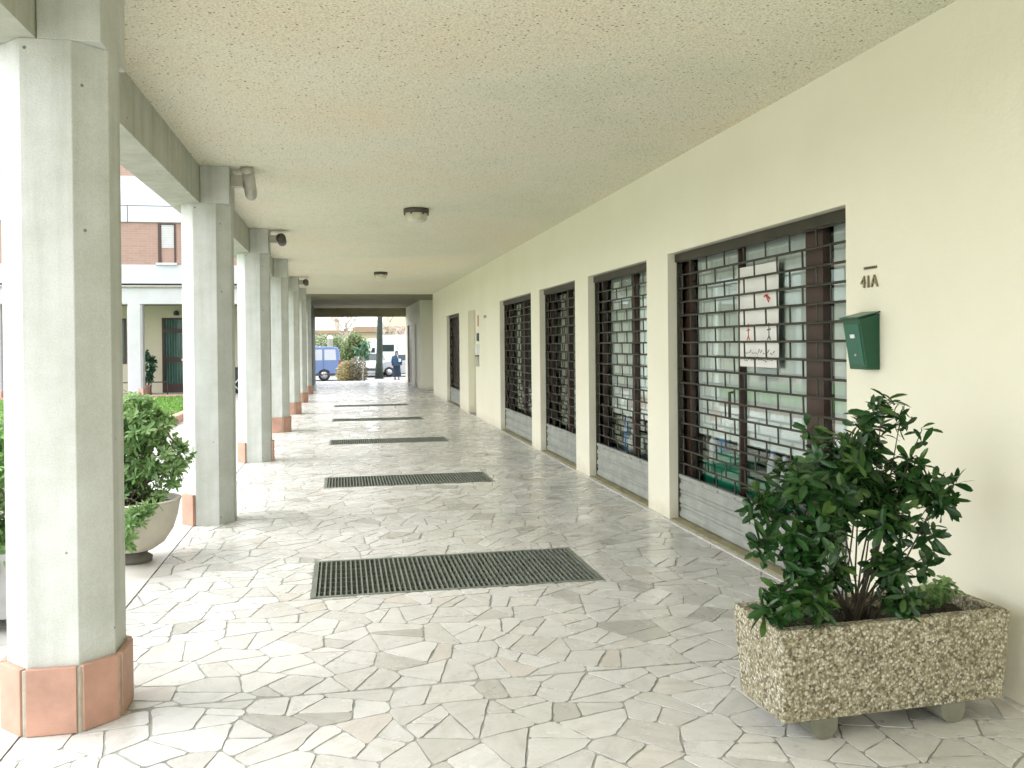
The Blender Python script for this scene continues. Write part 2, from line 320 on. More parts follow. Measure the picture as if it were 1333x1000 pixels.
def brickmat():
    m = mat('pink_brick', (.48, .24, .18), .8); p = m.node_tree.nodes['Principled BSDF']; L = m.node_tree.links
    tc = nd(m, 'ShaderNodeTexCoord').outputs['Object']
    mp = nd(m, 'ShaderNodeMapping'); mp.inputs['Rotation'].default_value = (R(90), 0, 0); L.new(tc, mp.inputs[0])
    b = nd(m, 'ShaderNodeTexBrick'); L.new(mp.outputs[0], b.inputs[0]); b.inputs['Scale'].default_value = 1
    b.inputs['Brick Width'].default_value = .26; b.inputs['Row Height'].default_value = .075; b.inputs['Mortar Size'].default_value = .008
    b.inputs['Color1'].default_value = (.38, .245, .20, 1); b.inputs['Color2'].default_value = (.34, .21, .17, 1); b.inputs['Mortar'].default_value = (.38, .29, .25, 1)
    L.new(b.outputs[0], p.inputs['Base Color']); return m
M['brick'] = brickmat()
M['asphalt'] = mat('pale_street', (.30, .30, .29), .85, noise=(1, .15))
M['slope'] = mat('pale_outer_pavement', (.58, .56, .52), .8, noise=(1.5, .1))
M['vanblue'] = mat('blue_van_paint', (.17, .25, .45), .3, .1, noise=(1, .05))
M['rubber'] = mat('tyre_rubber', (.025, .025, .025), .8)
M['rim'] = mat('pale_wheel_rim', (.5, .5, .5), .4, .5)
M['white_paint'] = mat('white_vehicle_paint', (.74, .75, .76), .35, noise=(1, .03))
M['teal_paint'] = mat('pale_teal_car_paint', (.34, .46, .45), .3, .2)
M['darkcar'] = mat('dark_car_paint', (.09, .09, .11), .3, .2)
M['vanglass'] = mat('van_window_painted_bright', (.5, .53, .57), .15)  # brightness seen through the windows, painted as pale glossy grey
M['redlight'] = mat('red_lens', (.5, .04, .03), .3)
M['skin'] = mat('skin', (.42, .26, .19), .6)
M['coat_blue'] = mat('blue_grey_jacket', (.022, .06, .11), .8, noise=(9, .2))
M['coat_dark'] = mat('dark_navy_cloth', (.010, .022, .040), .9, noise=(9, .2))
M['hair'] = mat('dark_hair', (.03, .03, .04), .6)
M['ochre'] = mat('ochre_house_wall', (.68, .60, .40), .8, noise=(.4, .06))
M['brownband'] = mat('brown_roof_edge', (.30, .22, .14), .8, noise=(1, .15))
M['creamhouse'] = mat('pale_house_wall', (.68, .66, .56), .8, noise=(.4, .05))
M['window_dark'] = mat('dark_window_glass', (.03, .045, .045), .12)
M['greenglass'] = mat('greenish_window_glass', (.05, .12, .10), .12, noise=(2, .3))
M['greenbar'] = mat('green_door_bar', (.09, .19, .14), .4, .2)
M['blackbin'] = mat('black_bin_plastic', (.012, .03, .03), .4)

# ---------------------------------------------------------------- mesh helpers
class MB:
    def __init__(s): s.v = []; s.f = []; s.mi = []; s.mats = []; s.m = 0; s.smooth = []; s.tone = []; s.sm = False; s.tn = 0
    def mat(s, m):
        if m not in s.mats: s.mats.append(m)
        s.m = s.mats.index(m); return s
    def add(s, vs, fs):
        o = len(s.v); s.v += [tuple(x) for x in vs]
        for f in fs: s.f.append([i+o for i in f]); s.mi.append(s.m); s.smooth.append(s.sm); s.tone.append(s.tn)
        return s
    def box(s, x0, x1, y0, y1, z0, z1):
        v = [(x, y, z) for z in (z0, z1) for y in (y0, y1) for x in (x0, x1)]
        return s.add(v, [(0, 2, 3, 1), (4, 5, 7, 6), (0, 1, 5, 4), (2, 6, 7, 3), (0, 4, 6, 2), (1, 3, 7, 5)])
    def obox(s, c, ax, ay, az):   # centre and half-axes
        c = Vector(c); ax, ay, az = Vector(ax), Vector(ay), Vector(az)
        v = [c+ax*i+ay*j+az*k for k in (-1, 1) for j in (-1, 1) for i in (-1, 1)]
        return s.add(v, [(0, 2, 3, 1), (4, 5, 7, 6), (0, 1, 5, 4), (2, 6, 7, 3), (0, 4, 6, 2), (1, 3, 7, 5)])
    def prism(s, pts, z0, z1):    # pts ccw in xy
        n = len(pts); v = [(x, y, z0) for x, y in pts]+[(x, y, z1) for x, y in pts]
        return s.add(v, [tuple(range(n-1, -1, -1)), tuple(range(n, 2*n))]+[(i, (i+1) % n, n+(i+1) % n, n+i) for i in range(n)])
    def prism_y(s, pts, y0, y1):  # pts in xz
        n = len(pts); v = [(x, y0, z) for x, z in pts]+[(x, y1, z) for x, z in pts]
        return s.add(v, [tuple(range(n)), tuple(range(2*n-1, n-1, -1))]+[(i, n+i, n+(i+1) % n, (i+1) % n) for i in range(n)])
    def tube(s, pts, rad, seg=8, cap=True):
        pts = [Vector(p) for p in pts]; n = len(pts)
        if isinstance(rad, (int, float)): rad = [rad]*n
        o = []; prev = None
        for i, p in enumerate(pts):
            d = (pts[min(i+1, n-1)]-pts[max(i-1, 0)]).normalized()
            if prev is None: a = d.orthogonal().normalized()
            else: a = (prev-d*prev.dot(d)).normalized()
            prev = a; b = d.cross(a)
            o += [p+(a*math.cos(t)+b*math.sin(t))*rad[i] for t in (2*PI*k/seg for k in range(seg))]
        fs = [(i*seg+k, i*seg+(k+1) % seg, (i+1)*seg+(k+1) % seg, (i+1)*seg+k) for i in range(n-1) for k in range(seg)]
        if cap: fs += [tuple(range(seg-1, -1, -1)), tuple(range((n-1)*seg, n*seg))]
        q = s.sm; s.sm = True; s.add(o, fs); s.sm = q; return s
    def lathe(s, c, prof, seg=32, smooth=True):   # prof (r,z)
        n = len(prof); v = [(c[0]+r*math.cos(2*PI*k/seg), c[1]+r*math.sin(2*PI*k/seg), c[2]+z) for r, z in prof for k in range(seg)]
        fs = [(i*seg+k, i*seg+(k+1) % seg, (i+1)*seg+(k+1) % seg, (i+1)*seg+k) for i in range(n-1) for k in range(seg)]
        if prof[0][0] > 1e-4: fs.append(tuple(range(seg-1, -1, -1)))
        if prof[-1][0] > 1e-4: fs.append(tuple(range((n-1)*seg, n*seg)))
        q = s.sm; s.sm = smooth; s.add(v, fs); s.sm = q; return s
    def build(s, name, parent=None, bevel=0, origin=None):
        me = bpy.data.meshes.new(name)
        v = s.v
        if origin: v = [(a-origin[0], b-origin[1], c-origin[2]) for a, b, c in v]
        me.from_pydata(v, [], s.f)
        for m in s.mats: me.materials.append(m)
        me.polygons.foreach_set('material_index', s.mi); me.polygons.foreach_set('use_smooth', s.smooth)
        if any(s.tone):
            a = me.attributes.new('tone', 'FLOAT', 'FACE'); a.data.foreach_set('value', s.tone)
        me.update()
        o = bpy.data.objects.new(name, me); col.objects.link(o)
        if origin: o.location = origin
        if bevel:
            b = o.modifiers.new('bevel', 'BEVEL'); b.width = bevel; b.segments = 2; b.limit_method = 'ANGLE'
        if parent: o.parent = parent
        return o
def mb(m): x = MB(); x.mat(M[m] if isinstance(m, str) else m); return x
def tag(o, label, cat, group=None):
    o['label'] = label; o['category'] = cat
    if group: o['group'] = group
    return o
def thing(name, loc, label, cat, group=None, rz=0):
    o = bpy.data.objects.new(name, None); col.objects.link(o); o.location = loc; o.rotation_euler.z = rz
    o.empty_display_size = .1
    return tag(o, label, cat, group)
def struct(o, kind='structure'): o['kind'] = kind; return o
def dup(root, loc, label):
    r = root.copy(); col.objects.link(r); r.location = loc; r['label'] = label
    for ch in list(root.children):
        c = ch.copy(); col.objects.link(c); c.parent = r
        for g in list(ch.children):
            d = g.copy(); col.objects.link(d); d.parent = c
    return r

# ---------------------------------------------------------------- ground
XW, XK = 2.712, -1.235
YB, YE = -9.0, 37.4               # arcade pavement runs from behind the camera to here
CW = [3.684+3.999*i for i in range(-3, 7)]
GR = [(5.32, .90), (9.41, .74), (13.50, .66), (17.60, .62), (21.75, .60)]
GX0, GX1 = -.195, 1.62
def sheet(b, x0, x1, y0, y1, z=0): b.add([(x0, y0, z), (x1, y0, z), (x1, y1, z), (x0, y1, z)], [(0, 1, 2, 3)])
# crazy paving: real slabs of broken stone, each a little out of level, over a bed of mortar
def clip(poly, n, c):             # keep the side where n.p <= c
    out = []
    for i in range(len(poly)):
        a, q = poly[i], poly[(i+1) % len(poly)]; da = n[0]*a[0]+n[1]*a[1]-c; dq = n[0]*q[0]+n[1]*q[1]-c
        if da <= 0: out.append(a)
        if da*dq < 0: t = da/(da-dq); out.append((a[0]+(q[0]-a[0])*t, a[1]+(q[1]-a[1])*t))
    return out
def area(p): return .5*sum(p[i][0]*p[(i+1) % len(p)][1]-p[(i+1) % len(p)][0]*p[i][1] for i in range(len(p)))
def break_up(p, rn, target):
    A = area(p)
    if A < target*rn.uniform(.75, 1.9): return [p]
    cx = sum(q[0] for q in p)/len(p); cy = sum(q[1] for q in p)/len(p)
    ix = sum((q[0]-cx)**2 for q in p); iy = sum((q[1]-cy)**2 for q in p); ixy = sum((q[0]-cx)*(q[1]-cy) for q in p)
    th = .5*math.atan2(2*ixy, ix-iy)+rn.gauss(0, .32)
    n = (math.cos(th), math.sin(th)); r = math.sqrt(A)*.18
    c = n[0]*(cx+rn.uniform(-r, r))+n[1]*(cy+rn.uniform(-r, r))
    out = []
    for s in (clip(p, n, c), clip(p, (-n[0], -n[1]), -c)):
        if len(s) > 2 and area(s) > 1e-4: out += break_up(s, rn, target)
    return out
def crazy_slabs(x0, x1, y0, y1, seed, cell, target):
    rn = random.Random(seed); nx, ny = max(1, round((x1-x0)/cell)), max(1, round((y1-y0)/cell)); P = {}
    for i in range(-2, nx+2):
        for j in range(-2, ny+2): P[i, j] = (x0+(i+.5+rn.uniform(-.48, .48))*(x1-x0)/nx, y0+(j+.5+rn.uniform(-.48, .48))*(y1-y0)/ny)
    res = []
    for i in range(-1, nx+1):
        for j in range(-1, ny+1):
            px0, py0 = P[i, j]; poly = [(px0-3*cell, py0-3*cell), (px0+3*cell, py0-3*cell), (px0+3*cell, py0+3*cell), (px0-3*cell, py0+3*cell)]
            for a in range(-2, 3):
                for b_ in range(-2, 3):
                    if (a or b_) and (i+a, j+b_) in P and poly:
                        qx, qy = P[i+a, j+b_]; n = (qx-px0, qy-py0); poly = clip(poly, n, n[0]*(qx+px0)/2+n[1]*(qy+py0)/2)
            for n, c in (((-1, 0), -x0), ((1, 0), x1), ((0, -1), -y0), ((0, 1), y1)):
                if poly: poly = clip(poly, n, c)
            if len(poly) > 2 and area(poly) > 1e-4: res += break_up(poly, rn, target)
    return res
def add_slabs(b, polys, seed, holes=()):
    rn = random.Random(seed)
    todo = []
    for p in polys:
        parts = [p]
        for hx0, hx1, hy0, hy1 in holes:
            nxt = []
            for q in parts:
                if max(a[0] for a in q) <= hx0 or min(a[0] for a in q) >= hx1 or max(a[1] for a in q) <= hy0 or min(a[1] for a in q) >= hy1: nxt.append(q); continue
                rest = q
                for n, c in (((1, 0), hx0), ((-1, 0), -hx1), ((0, 1), hy0), ((0, -1), -hy1)):
                    if len(rest) < 3: break
                    o_ = clip(rest, n, c)
                    if len(o_) > 2: nxt.append(o_)
                    rest = clip(rest, (-n[0], -n[1]), -c)
            parts = nxt
        todo += parts
    for p in todo:
        A = area(p)
        if A < .0022: continue
        cx = sum(q[0] for q in p)/len(p); cy = sum(q[1] for q in p)/len(p)
        near = cy < 14
        g = rn.uniform(.0018, .0048)
        q = p
        for i in range(len(p)):   # draw every edge in by the half joint
            a, c = p[i], p[(i+1) % len(p)]; L = math.hypot(c[0]-a[0], c[1]-a[1])
            if L < 1e-5: continue
            n = ((c[1]-a[1])/L, -(c[0]-a[0])/L); q = clip(q, n, n[0]*a[0]+n[1]*a[1]-g*rn.uniform(.6, 1.5))
            if len(q) < 3: break
        if len(q) < 3 or area(q) < .0015: continue
        pts = []
        for i in range(len(q)):   # worn corners and crooked edges
            a, c = q[i], q[(i+1) % len(q)]; L = math.hypot(c[0]-a[0], c[1]-a[1])
            if L < .004: continue
            n = ((c[1]-a[1])/L, -(c[0]-a[0])/L); k = min(.28, .014/L); pts.append((a[0]+(c[0]-a[0])*k, a[1]+(c[1]-a[1])*k))
            if near and L > .06:
                for t in ([.3, .5, .72] if L > .14 else [.5]):
                    w_ = rn.uniform(-.0035, .0015)*min(1.6, L/.12); pts.append((a[0]+(c[0]-a[0])*t+n[0]*w_, a[1]+(c[1]-a[1])*t+n[1]*w_))
            pts.append((c[0]-(c[0]-a[0])*k, c[1]-(c[1]-a[1])*k))
        if len(pts) < 3: continue
        tx, ty = rn.gauss(0, .0016), rn.gauss(0, .0016); b.tn = rn.uniform(.01, 1)
        m_ = len(pts); top = [(x, y, max(-.002, min(.0015, (x-cx)*tx+(y-cy)*ty))) for x, y in pts]
        b.add(top+[(x, y, -.006) for x, y in pts], [tuple(range(m_))]+[(i, m_+i, m_+(i+1) % m_, (i+1) % m_) for i in range(m_)])
b = mb('paving_bed')
sheet(b, XK, GX0, YB, YE, -.0035); sheet(b, GX1, XW+.55, YB, YE, -.0035)
y = YB
for g, d in GR:
    sheet(b, GX0, GX1, y, g, -.0035); y = g+d
sheet(b, GX0, GX1, y, YE, -.0035); sheet(b, XW+.55, 12, 26.4, YE, -.0035)
b.mat(M['slab'])
HL = [(GX0, GX1, g, g+d) for g, d in GR]
edges = [YB, -4.15, -.15, 3.855]+[3.855+4.005*k for k in range(1, 9)]+[YE]
for k in range(len(edges)-1):
    if edges[k+1]-edges[k] < .3: continue
    add_slabs(b, crazy_slabs(XK, XW+.02, edges[k]+.004, edges[k+1]-.004, 100+k, .29, .034), 200+k, HL)
add_slabs(b, crazy_slabs(XW+.02, 12, 26.4, YE, 150, .8, .3), 250)
struct(b.build('pavement'))
b = mb('kerb_stone')
y = YB
while y < 29.2:
    b.box(-1.66, XK-.004, y, min(y+1.33-.004, 29.2), -.12, .002); y += 1.33
struct(b.build('kerb'))
b = mb('court'); sheet(b, -45, -1.658, -30, 31.6, -.05); sheet(b, XK-.4, 12, -30, YB-.01, -.05); struct(b.build('courtyard_ground'))
b = mb('slope'); b.add([(-40, YE, 0), (40, YE, 0), (40, 46, -.46), (-40, 46, -.46)], [(0, 1, 2, 3)])
b.add([(-40, YE, 0), (40, YE, 0), (40, YE, -.4), (-40, YE, -.4)], [(0, 3, 2, 1)]); struct(b.build('outer_pavement'))
b = mb('asphalt'); b.add([(-400, 46, -.46), (400, 46, -.46), (400, 900, -.46), (-400, 900, -.46)], [(0, 1, 2, 3)])
struct(b.build('road'))
b = mb('turf'); b.add([(-900, -900, -.62), (900, -900, -.62), (900, 1200, -.62), (-900, 1200, -.62)], [(0, 1, 2, 3)]); struct(b.build('ground'))

# ---------------------------------------------------------------- arcade building
arc = thing('arcade_building', (0, 0, 0), 'long arcade with cream shop wall, roughcast ceiling and a row of concrete columns', 'arcade')
OP = [(4.355, 7.02), (7.54, 9.46), (10.02, 11.905), (12.474, 15.03), (20.4, 22.9)]
NICHE = (17.85, 18.94)
DT, CZ, T = 2.245, 3.015, .13
b = mb('wall'); y = YB; allop = sorted(OP+[NICHE])
for a, c in allop:
    b.box(XW, XW+T, y, a, 0, CZ+.2); b.box(XW, XW+T, a, c, DT if (a, c) != NICHE else 2.215, CZ+.2); y = c
b.box(XW, XW+T, y, 26.4, 0, CZ+.2)
b.box(XW+T, XW+.6, 26.28, 26.4, 0, CZ+.2)
# passage back wall, projecting block, niche
b.box(XW+.6, XW+5, 26.28, 26.4, 0, CZ+.2)
b.build('wall', arc)
b = mb('jamb')
b.box(XW+T, XW+.5, NICHE[1], NICHE[1]+.1, 0, 2.4); b.box(XW+T, XW+.5, NICHE[0]-.1, NICHE[0], 0, 2.4)
b.box(XW+.4, XW+.5, NICHE[0], NICHE[1], 0, 2.4); b.box(XW+T, XW+.4, NICHE[0], NICHE[1], 2.216, 2.3)
b.build('entrance_recess', arc)
b = mb('wall')
b.box(2.6, 2.75, 29.5, 31.0, 0, CZ); b.box(2.6, 2.75, 31.0, 31.7, 2.25, CZ); b.box(2.6, 2.75, 31.7, 33.2, 0, CZ)
b.box(2.6, 2.75, 33.2, 35.3, 2.25, CZ); b.box(2.6, 2.75, 35.3, 36.5, 0, CZ); b.box(2.75, 8, 29.5, 29.6, 0, CZ)
b.build('far_wall', arc)
for y0, y1 in ((31.0, 31.7), (33.2, 35.3)):
    d = mb('brownframe'); d.box(2.66, 2.70, y0, y1, 0, 2.25); d.build('door', arc)
b = mb('ceiling'); b.box(-1.15, XW, YB, 26.4, CZ, CZ+.2); b.build('ceiling', arc)
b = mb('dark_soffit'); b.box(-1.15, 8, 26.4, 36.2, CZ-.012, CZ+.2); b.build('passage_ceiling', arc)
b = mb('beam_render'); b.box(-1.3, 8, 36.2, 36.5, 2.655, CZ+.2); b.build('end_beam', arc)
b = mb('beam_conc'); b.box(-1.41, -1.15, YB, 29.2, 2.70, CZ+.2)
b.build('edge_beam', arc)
b = mb('dark_render'); b.box(-1.35, -1.05, 29.3, 36.5, -.1, CZ); b.build('side_wall', arc)
b = mb('white_panel'); b.box(-1.41, 13, YB, 36.5, CZ+.21, 4.1)
b.mat(M['brick']); b.box(-1.44, 12.97, YB+.03, 36.47, 4.1, 5.4); b.mat(M['white_panel']); b.box(-1.47, 13, YB, 36.5, 5.4, 6.8)
b.mat(M['brick']); b.box(-1.44, 12.97, YB+.03, 36.47, 6.8, 8.0); b.mat(M['white_panel']); b.box(-1.47, 13, YB, 36.5, 8.0, 9.3)
b.build('unseen_sky_block', arc)  # unseen mass above the ceiling, added to block light from the sky
# shop rooms behind the wall
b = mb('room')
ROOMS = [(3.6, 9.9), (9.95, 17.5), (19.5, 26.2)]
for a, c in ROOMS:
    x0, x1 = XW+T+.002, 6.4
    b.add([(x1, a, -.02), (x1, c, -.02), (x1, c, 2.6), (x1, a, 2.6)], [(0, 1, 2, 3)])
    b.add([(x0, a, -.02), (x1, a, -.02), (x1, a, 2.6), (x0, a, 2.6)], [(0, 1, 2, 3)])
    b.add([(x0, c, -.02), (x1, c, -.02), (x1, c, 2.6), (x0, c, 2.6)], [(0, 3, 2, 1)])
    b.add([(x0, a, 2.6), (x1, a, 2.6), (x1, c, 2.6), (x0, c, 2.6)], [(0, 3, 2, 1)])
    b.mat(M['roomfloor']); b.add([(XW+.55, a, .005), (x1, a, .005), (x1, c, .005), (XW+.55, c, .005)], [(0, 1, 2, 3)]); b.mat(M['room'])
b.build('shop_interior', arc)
b = mb('greyconc'); 
for a, c in OP:
    mb('dirtysill').box(XW+.012, XW+.5, a+.002, c-.002, -.02, .012).build('threshold', arc)
mb('kerb_stone').box(XW-.035, XW-.004, YB, 26.4, -.02, .006).build('base_strip', arc)
pass

# columns
def octagon(y0, g=0):
    x0, x1, q = -1.318, -.915, .108
    y1 = y0+.40
    p = [(x0+q, y0), (x1-q, y0), (x1, y0+q), (x1, y1-q), (x1-q, y1), (x0+q, y1), (x0, y1-q), (x0, y0+q)]
    return p
def column(y0, faces):
    pts = octagon(0)
    cb = mb('conc'); cb.prism(pts, -.1, 2.700)
    cb.box(-1.147, -.915, 0, .40, 2.700, CZ-.001)
    o = cb.build('column', arc, bevel=.003); o.location = (0, y0, 0)
    if faces:
        pb = mb('plinth')
        cx = Vector((-1.1165, .2, 0))
        for i in faces:
            if len(faces) == 2 and i == faces[1]: pb.build('plinth', o, bevel=.003); pb = mb('plinth')
            a, c = Vector((*pts[i], 0)), Vector((*pts[(i+1) % 8], 0)); d = (c-a).normalized(); n = Vector((d.y, -d.x, 0))
            L = (c-a).length; ctr = (a+c)/2+n*.016
            pb.obox(ctr+Vector((0, 0, .131)), d*(L/2-.002), n*.0125, (0, 0, .129))
        pl = pb.build('plinth', o, bevel=.003)
        if len(faces) > 4:
            mbb = mb('mortar')
            g_ = []
            for i in range(8):
                a, pr, nx = [Vector((*pts[k % 8], 0)) for k in (i, i-1, i+1)]
                out = ((a-pr).normalized()+(a-nx).normalized()).normalized()
                g_.append(tuple((a+out*.0205)[:2]))
            mbb.prism(g_, .0, .254)
            mbb.build('mortar_joint', o)
    return o
for i, y0 in enumerate(CW):
    if y0 > 28.5: continue
    k = i-3+1
    faces = {2: [7], 3: [7, 2]}.get(k, list(range(8)))
    column(y0, faces)

# roller grilles and shop windows
def shutter(a, c, col_dark=False, x=XW+.098, nrow=16):
    s = bpy.data.objects.new('roller_shutter', None); col.objects.link(s); s.parent = arc; s.location = (0, 0, 0)
    zt, zb = DT-.07, .37
    pitch = (zt-zb)/nrow
    t = mb('tube')
    for r in range(nrow+1):
        z = zb+pitch*r
        t.tube([(x, a+.02, z), (x, c-.02, z)], .0085, 6, False)
    for r in range(nrow):
        z0 = zb+pitch*r
        y = c-.10-(.165 if r % 2 else 0)
        while y > a+.03:
            t.tube([(x-.003, y, z0+.004), (x-.006, y, z0+pitch-.004)], .0068, 5, False); y -= .323
    t.build('grille', s)
    g = mb('galv'); z = .02
    prof = []
    for k in range(3):
        zz = .02+k*.117
        prof += [(x-.004, zz), (x-.016, zz+.012), (x-.016, zz+.045), (x-.006, zz+.06), (x-.006, zz+.085), (x-.016, zz+.10)]
    prof += [(x-.012, .372)]
    n = len(prof); v = [(p[0], yy, p[1]) for yy in (a+.02, c-.02) for p in prof]
    g.add(v, [(i, i+1, n+i+1, n+i) for i in range(n-1)])
    g.box(x-.02, x+.012, a+.02, c-.02, .365, .385)
    for yy in [a+.12+.29*k for k in range(int((c-a-.1)/.29))]: g.box(x-.027, x-.014, yy, yy+.1, .355, .372)
    g.build('kick_panel', s)
    h_ = mb('bronze'); h_.box(x-.035, x+.03, a+.003, c-.003, DT-.07, DT-.004); h_.build('header_box', s)
    mb('bronze').box(x-.02, x+.02, a+.003, a+.022, .02, DT-.071).build('guide_rail', s); mb('bronze').box(x-.02, x+.02, c-.022, c-.003, .02, DT-.071).build('guide_rail', s)
    return s
for a, c in OP: shutter(a, c)

def window(a, c, posts, curtains, label=None, x=2.90, cz=(.74, 2.2)):
    s = bpy.data.objects.new('shop_window', None); col.objects.link(s); s.parent = arc
    f = mb('brownframe')
    f.box(x-.03, x+.03, a-.35, c+.4, 2.2, 2.35); f.box(x-.03, x+.03, a-.35, c+.4, .02, .10)
    for p0, p1 in posts: f.box(x-.028, x+.028, p0, p1, .10, 2.2)
    f.build('frame', s)
    g = mb('glass_bright' if curtains else 'glass'); g.add([(x, a-.35, .1), (x, c+.4, .1), (x, c+.4, 2.2), (x, a-.35, 2.2)], [(0, 3, 2, 1)]); g.build('pane', s)
    if curtains:
        k = mb('curtain'); random.seed(int(a*10)); k.sm = True
        for c0, c1 in curtains:
            y = c0
            rows = []
            while y < c1:
                rows.append((x+.034+.006*math.sin(y*52)+random.uniform(-.002, .002), y)); y += .02
            k.add([(a_, b_, z_) for z_ in (cz[0], cz[1]) for a_, b_ in rows], [(q, q+1, len(rows)+q+1, len(rows)+q) for q in range(len(rows)-1)])
        k.build('curtain', s)
    return s
window(*OP[0], [(4.2, 4.36), (4.86, 5.06), (6.0, 6.02), (6.93, 7.45)], [(5.07, 6.92), (4.38, 4.84)])
window(*OP[1], [(7.5, 7.60), (8.35, 8.42), (9.42, 9.9)], [(7.62, 9.32)])
window(*OP[2], [(10.0, 10.1), (10.9, 11.0), (11.85, 12.2)], [])
window(*OP[3], [(12.5, 12.6), (13.7, 13.8), (14.95, 15.3)], [])
d = mb('brownframe'); d.box(2.9, 2.95, 20.0, 23.3, 0, 2.4)
for z in (.3, .9, 1.5): d.box(2.885, 2.9, 20.4, 22.9, z, z+.45)
d.build('door', arc)
# door handle of the glazed shop door
h_ = mb('white_plastic'); h_.mat(M['dark_metal']); h_.tube([(2.872, 6.12, 1.12), (2.845, 6.12, 1.12), (2.845, 6.12, .92), (2.872, 6.12, .92)], .011, 6); h_.build('door_handle', arc)

# notice on the shop glass, with stick figures and scribbled lines
n_ = thing('notice', (2.878, 5.73, 1.32), 'white paper notice with two small stick figures taped inside the nearest shop window', 'notice')
px_ = mb('paper'); px_.box(-.0015, .0015, -.31, .31, .38, .72); px_.box(-.0035, -.0005, -.31, .29, 0, .385)
px_.build('sheet', n_)
def strokes(bb, pts, wdt=.006, x=-.006):
    for (y0, z0), (y1, z1) in pts:
        d = Vector((0, y1-y0, z1-z0)); L = d.length; d.normalize(); q = d.cross(Vector((1, 0, 0)))
        bb.obox((x, (y0+y1)/2, (z0+z1)/2), d*(L/2), q*wdt/2, (.001, 0, 0))
def stick(bb, y, z):
    strokes(bb, [((y, z+.03), (y, z+.09)), ((y-.025, z+.075), (y+.025, z+.07)), ((y, z+.03), (y-.02, z)), ((y, z+.03), (y+.02, z))], .008)
    bb.tube([(-.005, y, z+.105), (-.0075, y, z+.105)], .013, 10)
mb_ = mb('redink'); stick(mb_, .13, .19); mb_.build('red_figure', n_); r1 = mb('redink'); strokes(r1, [((-.20, .47), (-.15, .50)), ((-.15, .50), (-.11, .49)), ((-.14, .50), (-.18, .45))], .012); r1.build('red_drawing', n_)
r2 = mb('ink'); stick(r2, -.18, .19); r2.build('dark_figure', n_); r2 = mb('ink')
random.seed(4)
for row, zz in enumerate((.10, .05)):
    yy = .2
    while yy > -.24:
        l = random.uniform(.012, .03); strokes(r2, [((yy, zz), (yy-l, zz+random.uniform(-.015, .03)))], .004); yy -= l+.012
r2.build('handwriting', n_)

# goods in the shop windows
def bottle(loc, mbody, mcap, hgt, label, rr=.035):
    t = thing('bottle', loc, label, 'bottle', 'bottles in the shop windows')
    x = mb(mbody); x.lathe((0, 0, 0), [(rr*.9, 0), (rr, .01), (rr, hgt*.55), (rr*.45, hgt*.78), (rr*.38, hgt*.86)], 14); x.build('body', t)
    x = mb(mcap); x.lathe((0, 0, 0), [(rr*.5, hgt*.86), (rr*.5, hgt), (rr*.3, hgt*1.02)], 12); x.build('cap', t)
    return t
sh = tag(mb('greyconc').box(2.985, 3.13, 4.4, 7.3, .30, .335).build('display_shelf'), 'low grey shelf holding crates and bottles behind the nearest shop window', 'shelf')
sh2 = tag(mb('greyconc').box(2.985, 3.13, 7.6, 9.8, .30, .335).build('display_shelf'), 'low grey shelf holding goods behind the second nearest shop window', 'shelf')
def crate(y, l, h_, label, z=.336):
    c = mb('emerald'); x0, x1, t = 2.99, 3.12, .012
    c.box(x0, x1, y, y+l, z, z+t); c.box(x0, x0+t, y, y+l, z+t, z+h_); c.box(x1-t, x1, y, y+l, z+t, z+h_)
    c.box(x0+t, x1-t, y, y+t, z+t, z+h_); c.box(x0+t, x1-t, y+l-t, y+l, z+t, z+h_)
    c.box(x0-.008, x1+.008, y-.008, y+l+.008, z+h_, z+h_+.014)
    return tag(c.build('crate'), label, 'crate', 'green plastic crates in the shop windows')
crate(6.20, .50, .27, 'tall green plastic crate on the low shelf of the nearest window, beside the white bottles')
crate(6.74, .46, .16, 'shallow green plastic crate at the far end of the nearest window shelf')
crate(5.45, .62, .12, 'low green plastic crate behind the potted shrub in the nearest window')
crate(7.75, .60, .20, 'green plastic crate on the shelf of the second nearest shop window')
bottle((3.05, 6.86, .51), 'white_plastic', 'blue_plastic', .26, 'tall white bottle with blue cap standing in the shallow green crate', .045)
bottle((3.055, 7.02, .51), 'white_plastic', 'white_plastic', .20, 'plain white bottle at the end of the shallow green crate')
bottle((3.04, 6.63, .62), 'blue_plastic', 'white_plastic', .22, 'blue bottle with white cap in the tall green crate', .05)
bottle((3.05, 6.34, .62), 'white_plastic', 'emerald', .18, 'small white bottle with green cap in the tall green crate')
bottle((3.05, 5.84, .47), 'white_plastic', 'blue_plastic', .26, 'white bottle with blue cap in the low crate behind the shrub', .045)
bottle((3.05, 5.66, .47), 'white_plastic', 'white_plastic', .22, 'all white bottle in the low crate behind the shrub', .04)
bottle((3.05, 9.10, .336), 'blue_plastic', 'white_plastic', .42, 'tall blue bottle in the second nearest shop window', .05)
bottle((3.05, 8.92, .336), 'white_plastic', 'white_plastic', .24, 'stout white jug in the second nearest shop window', .065)
bottle((3.05, 8.65, .336), 'white_plastic', 'emerald', .20, 'white bottle with green cap beside the stout white jug')
bottle((3.05, 8.2, .55), 'white_plastic', 'blue_plastic', .2, 'white bottle with blue cap in the crate of the second nearest window')
bottle((3.05, 8.02, .55), 'blue_plastic', 'blue_plastic', .2, 'short all blue bottle in the crate of the second nearest window')

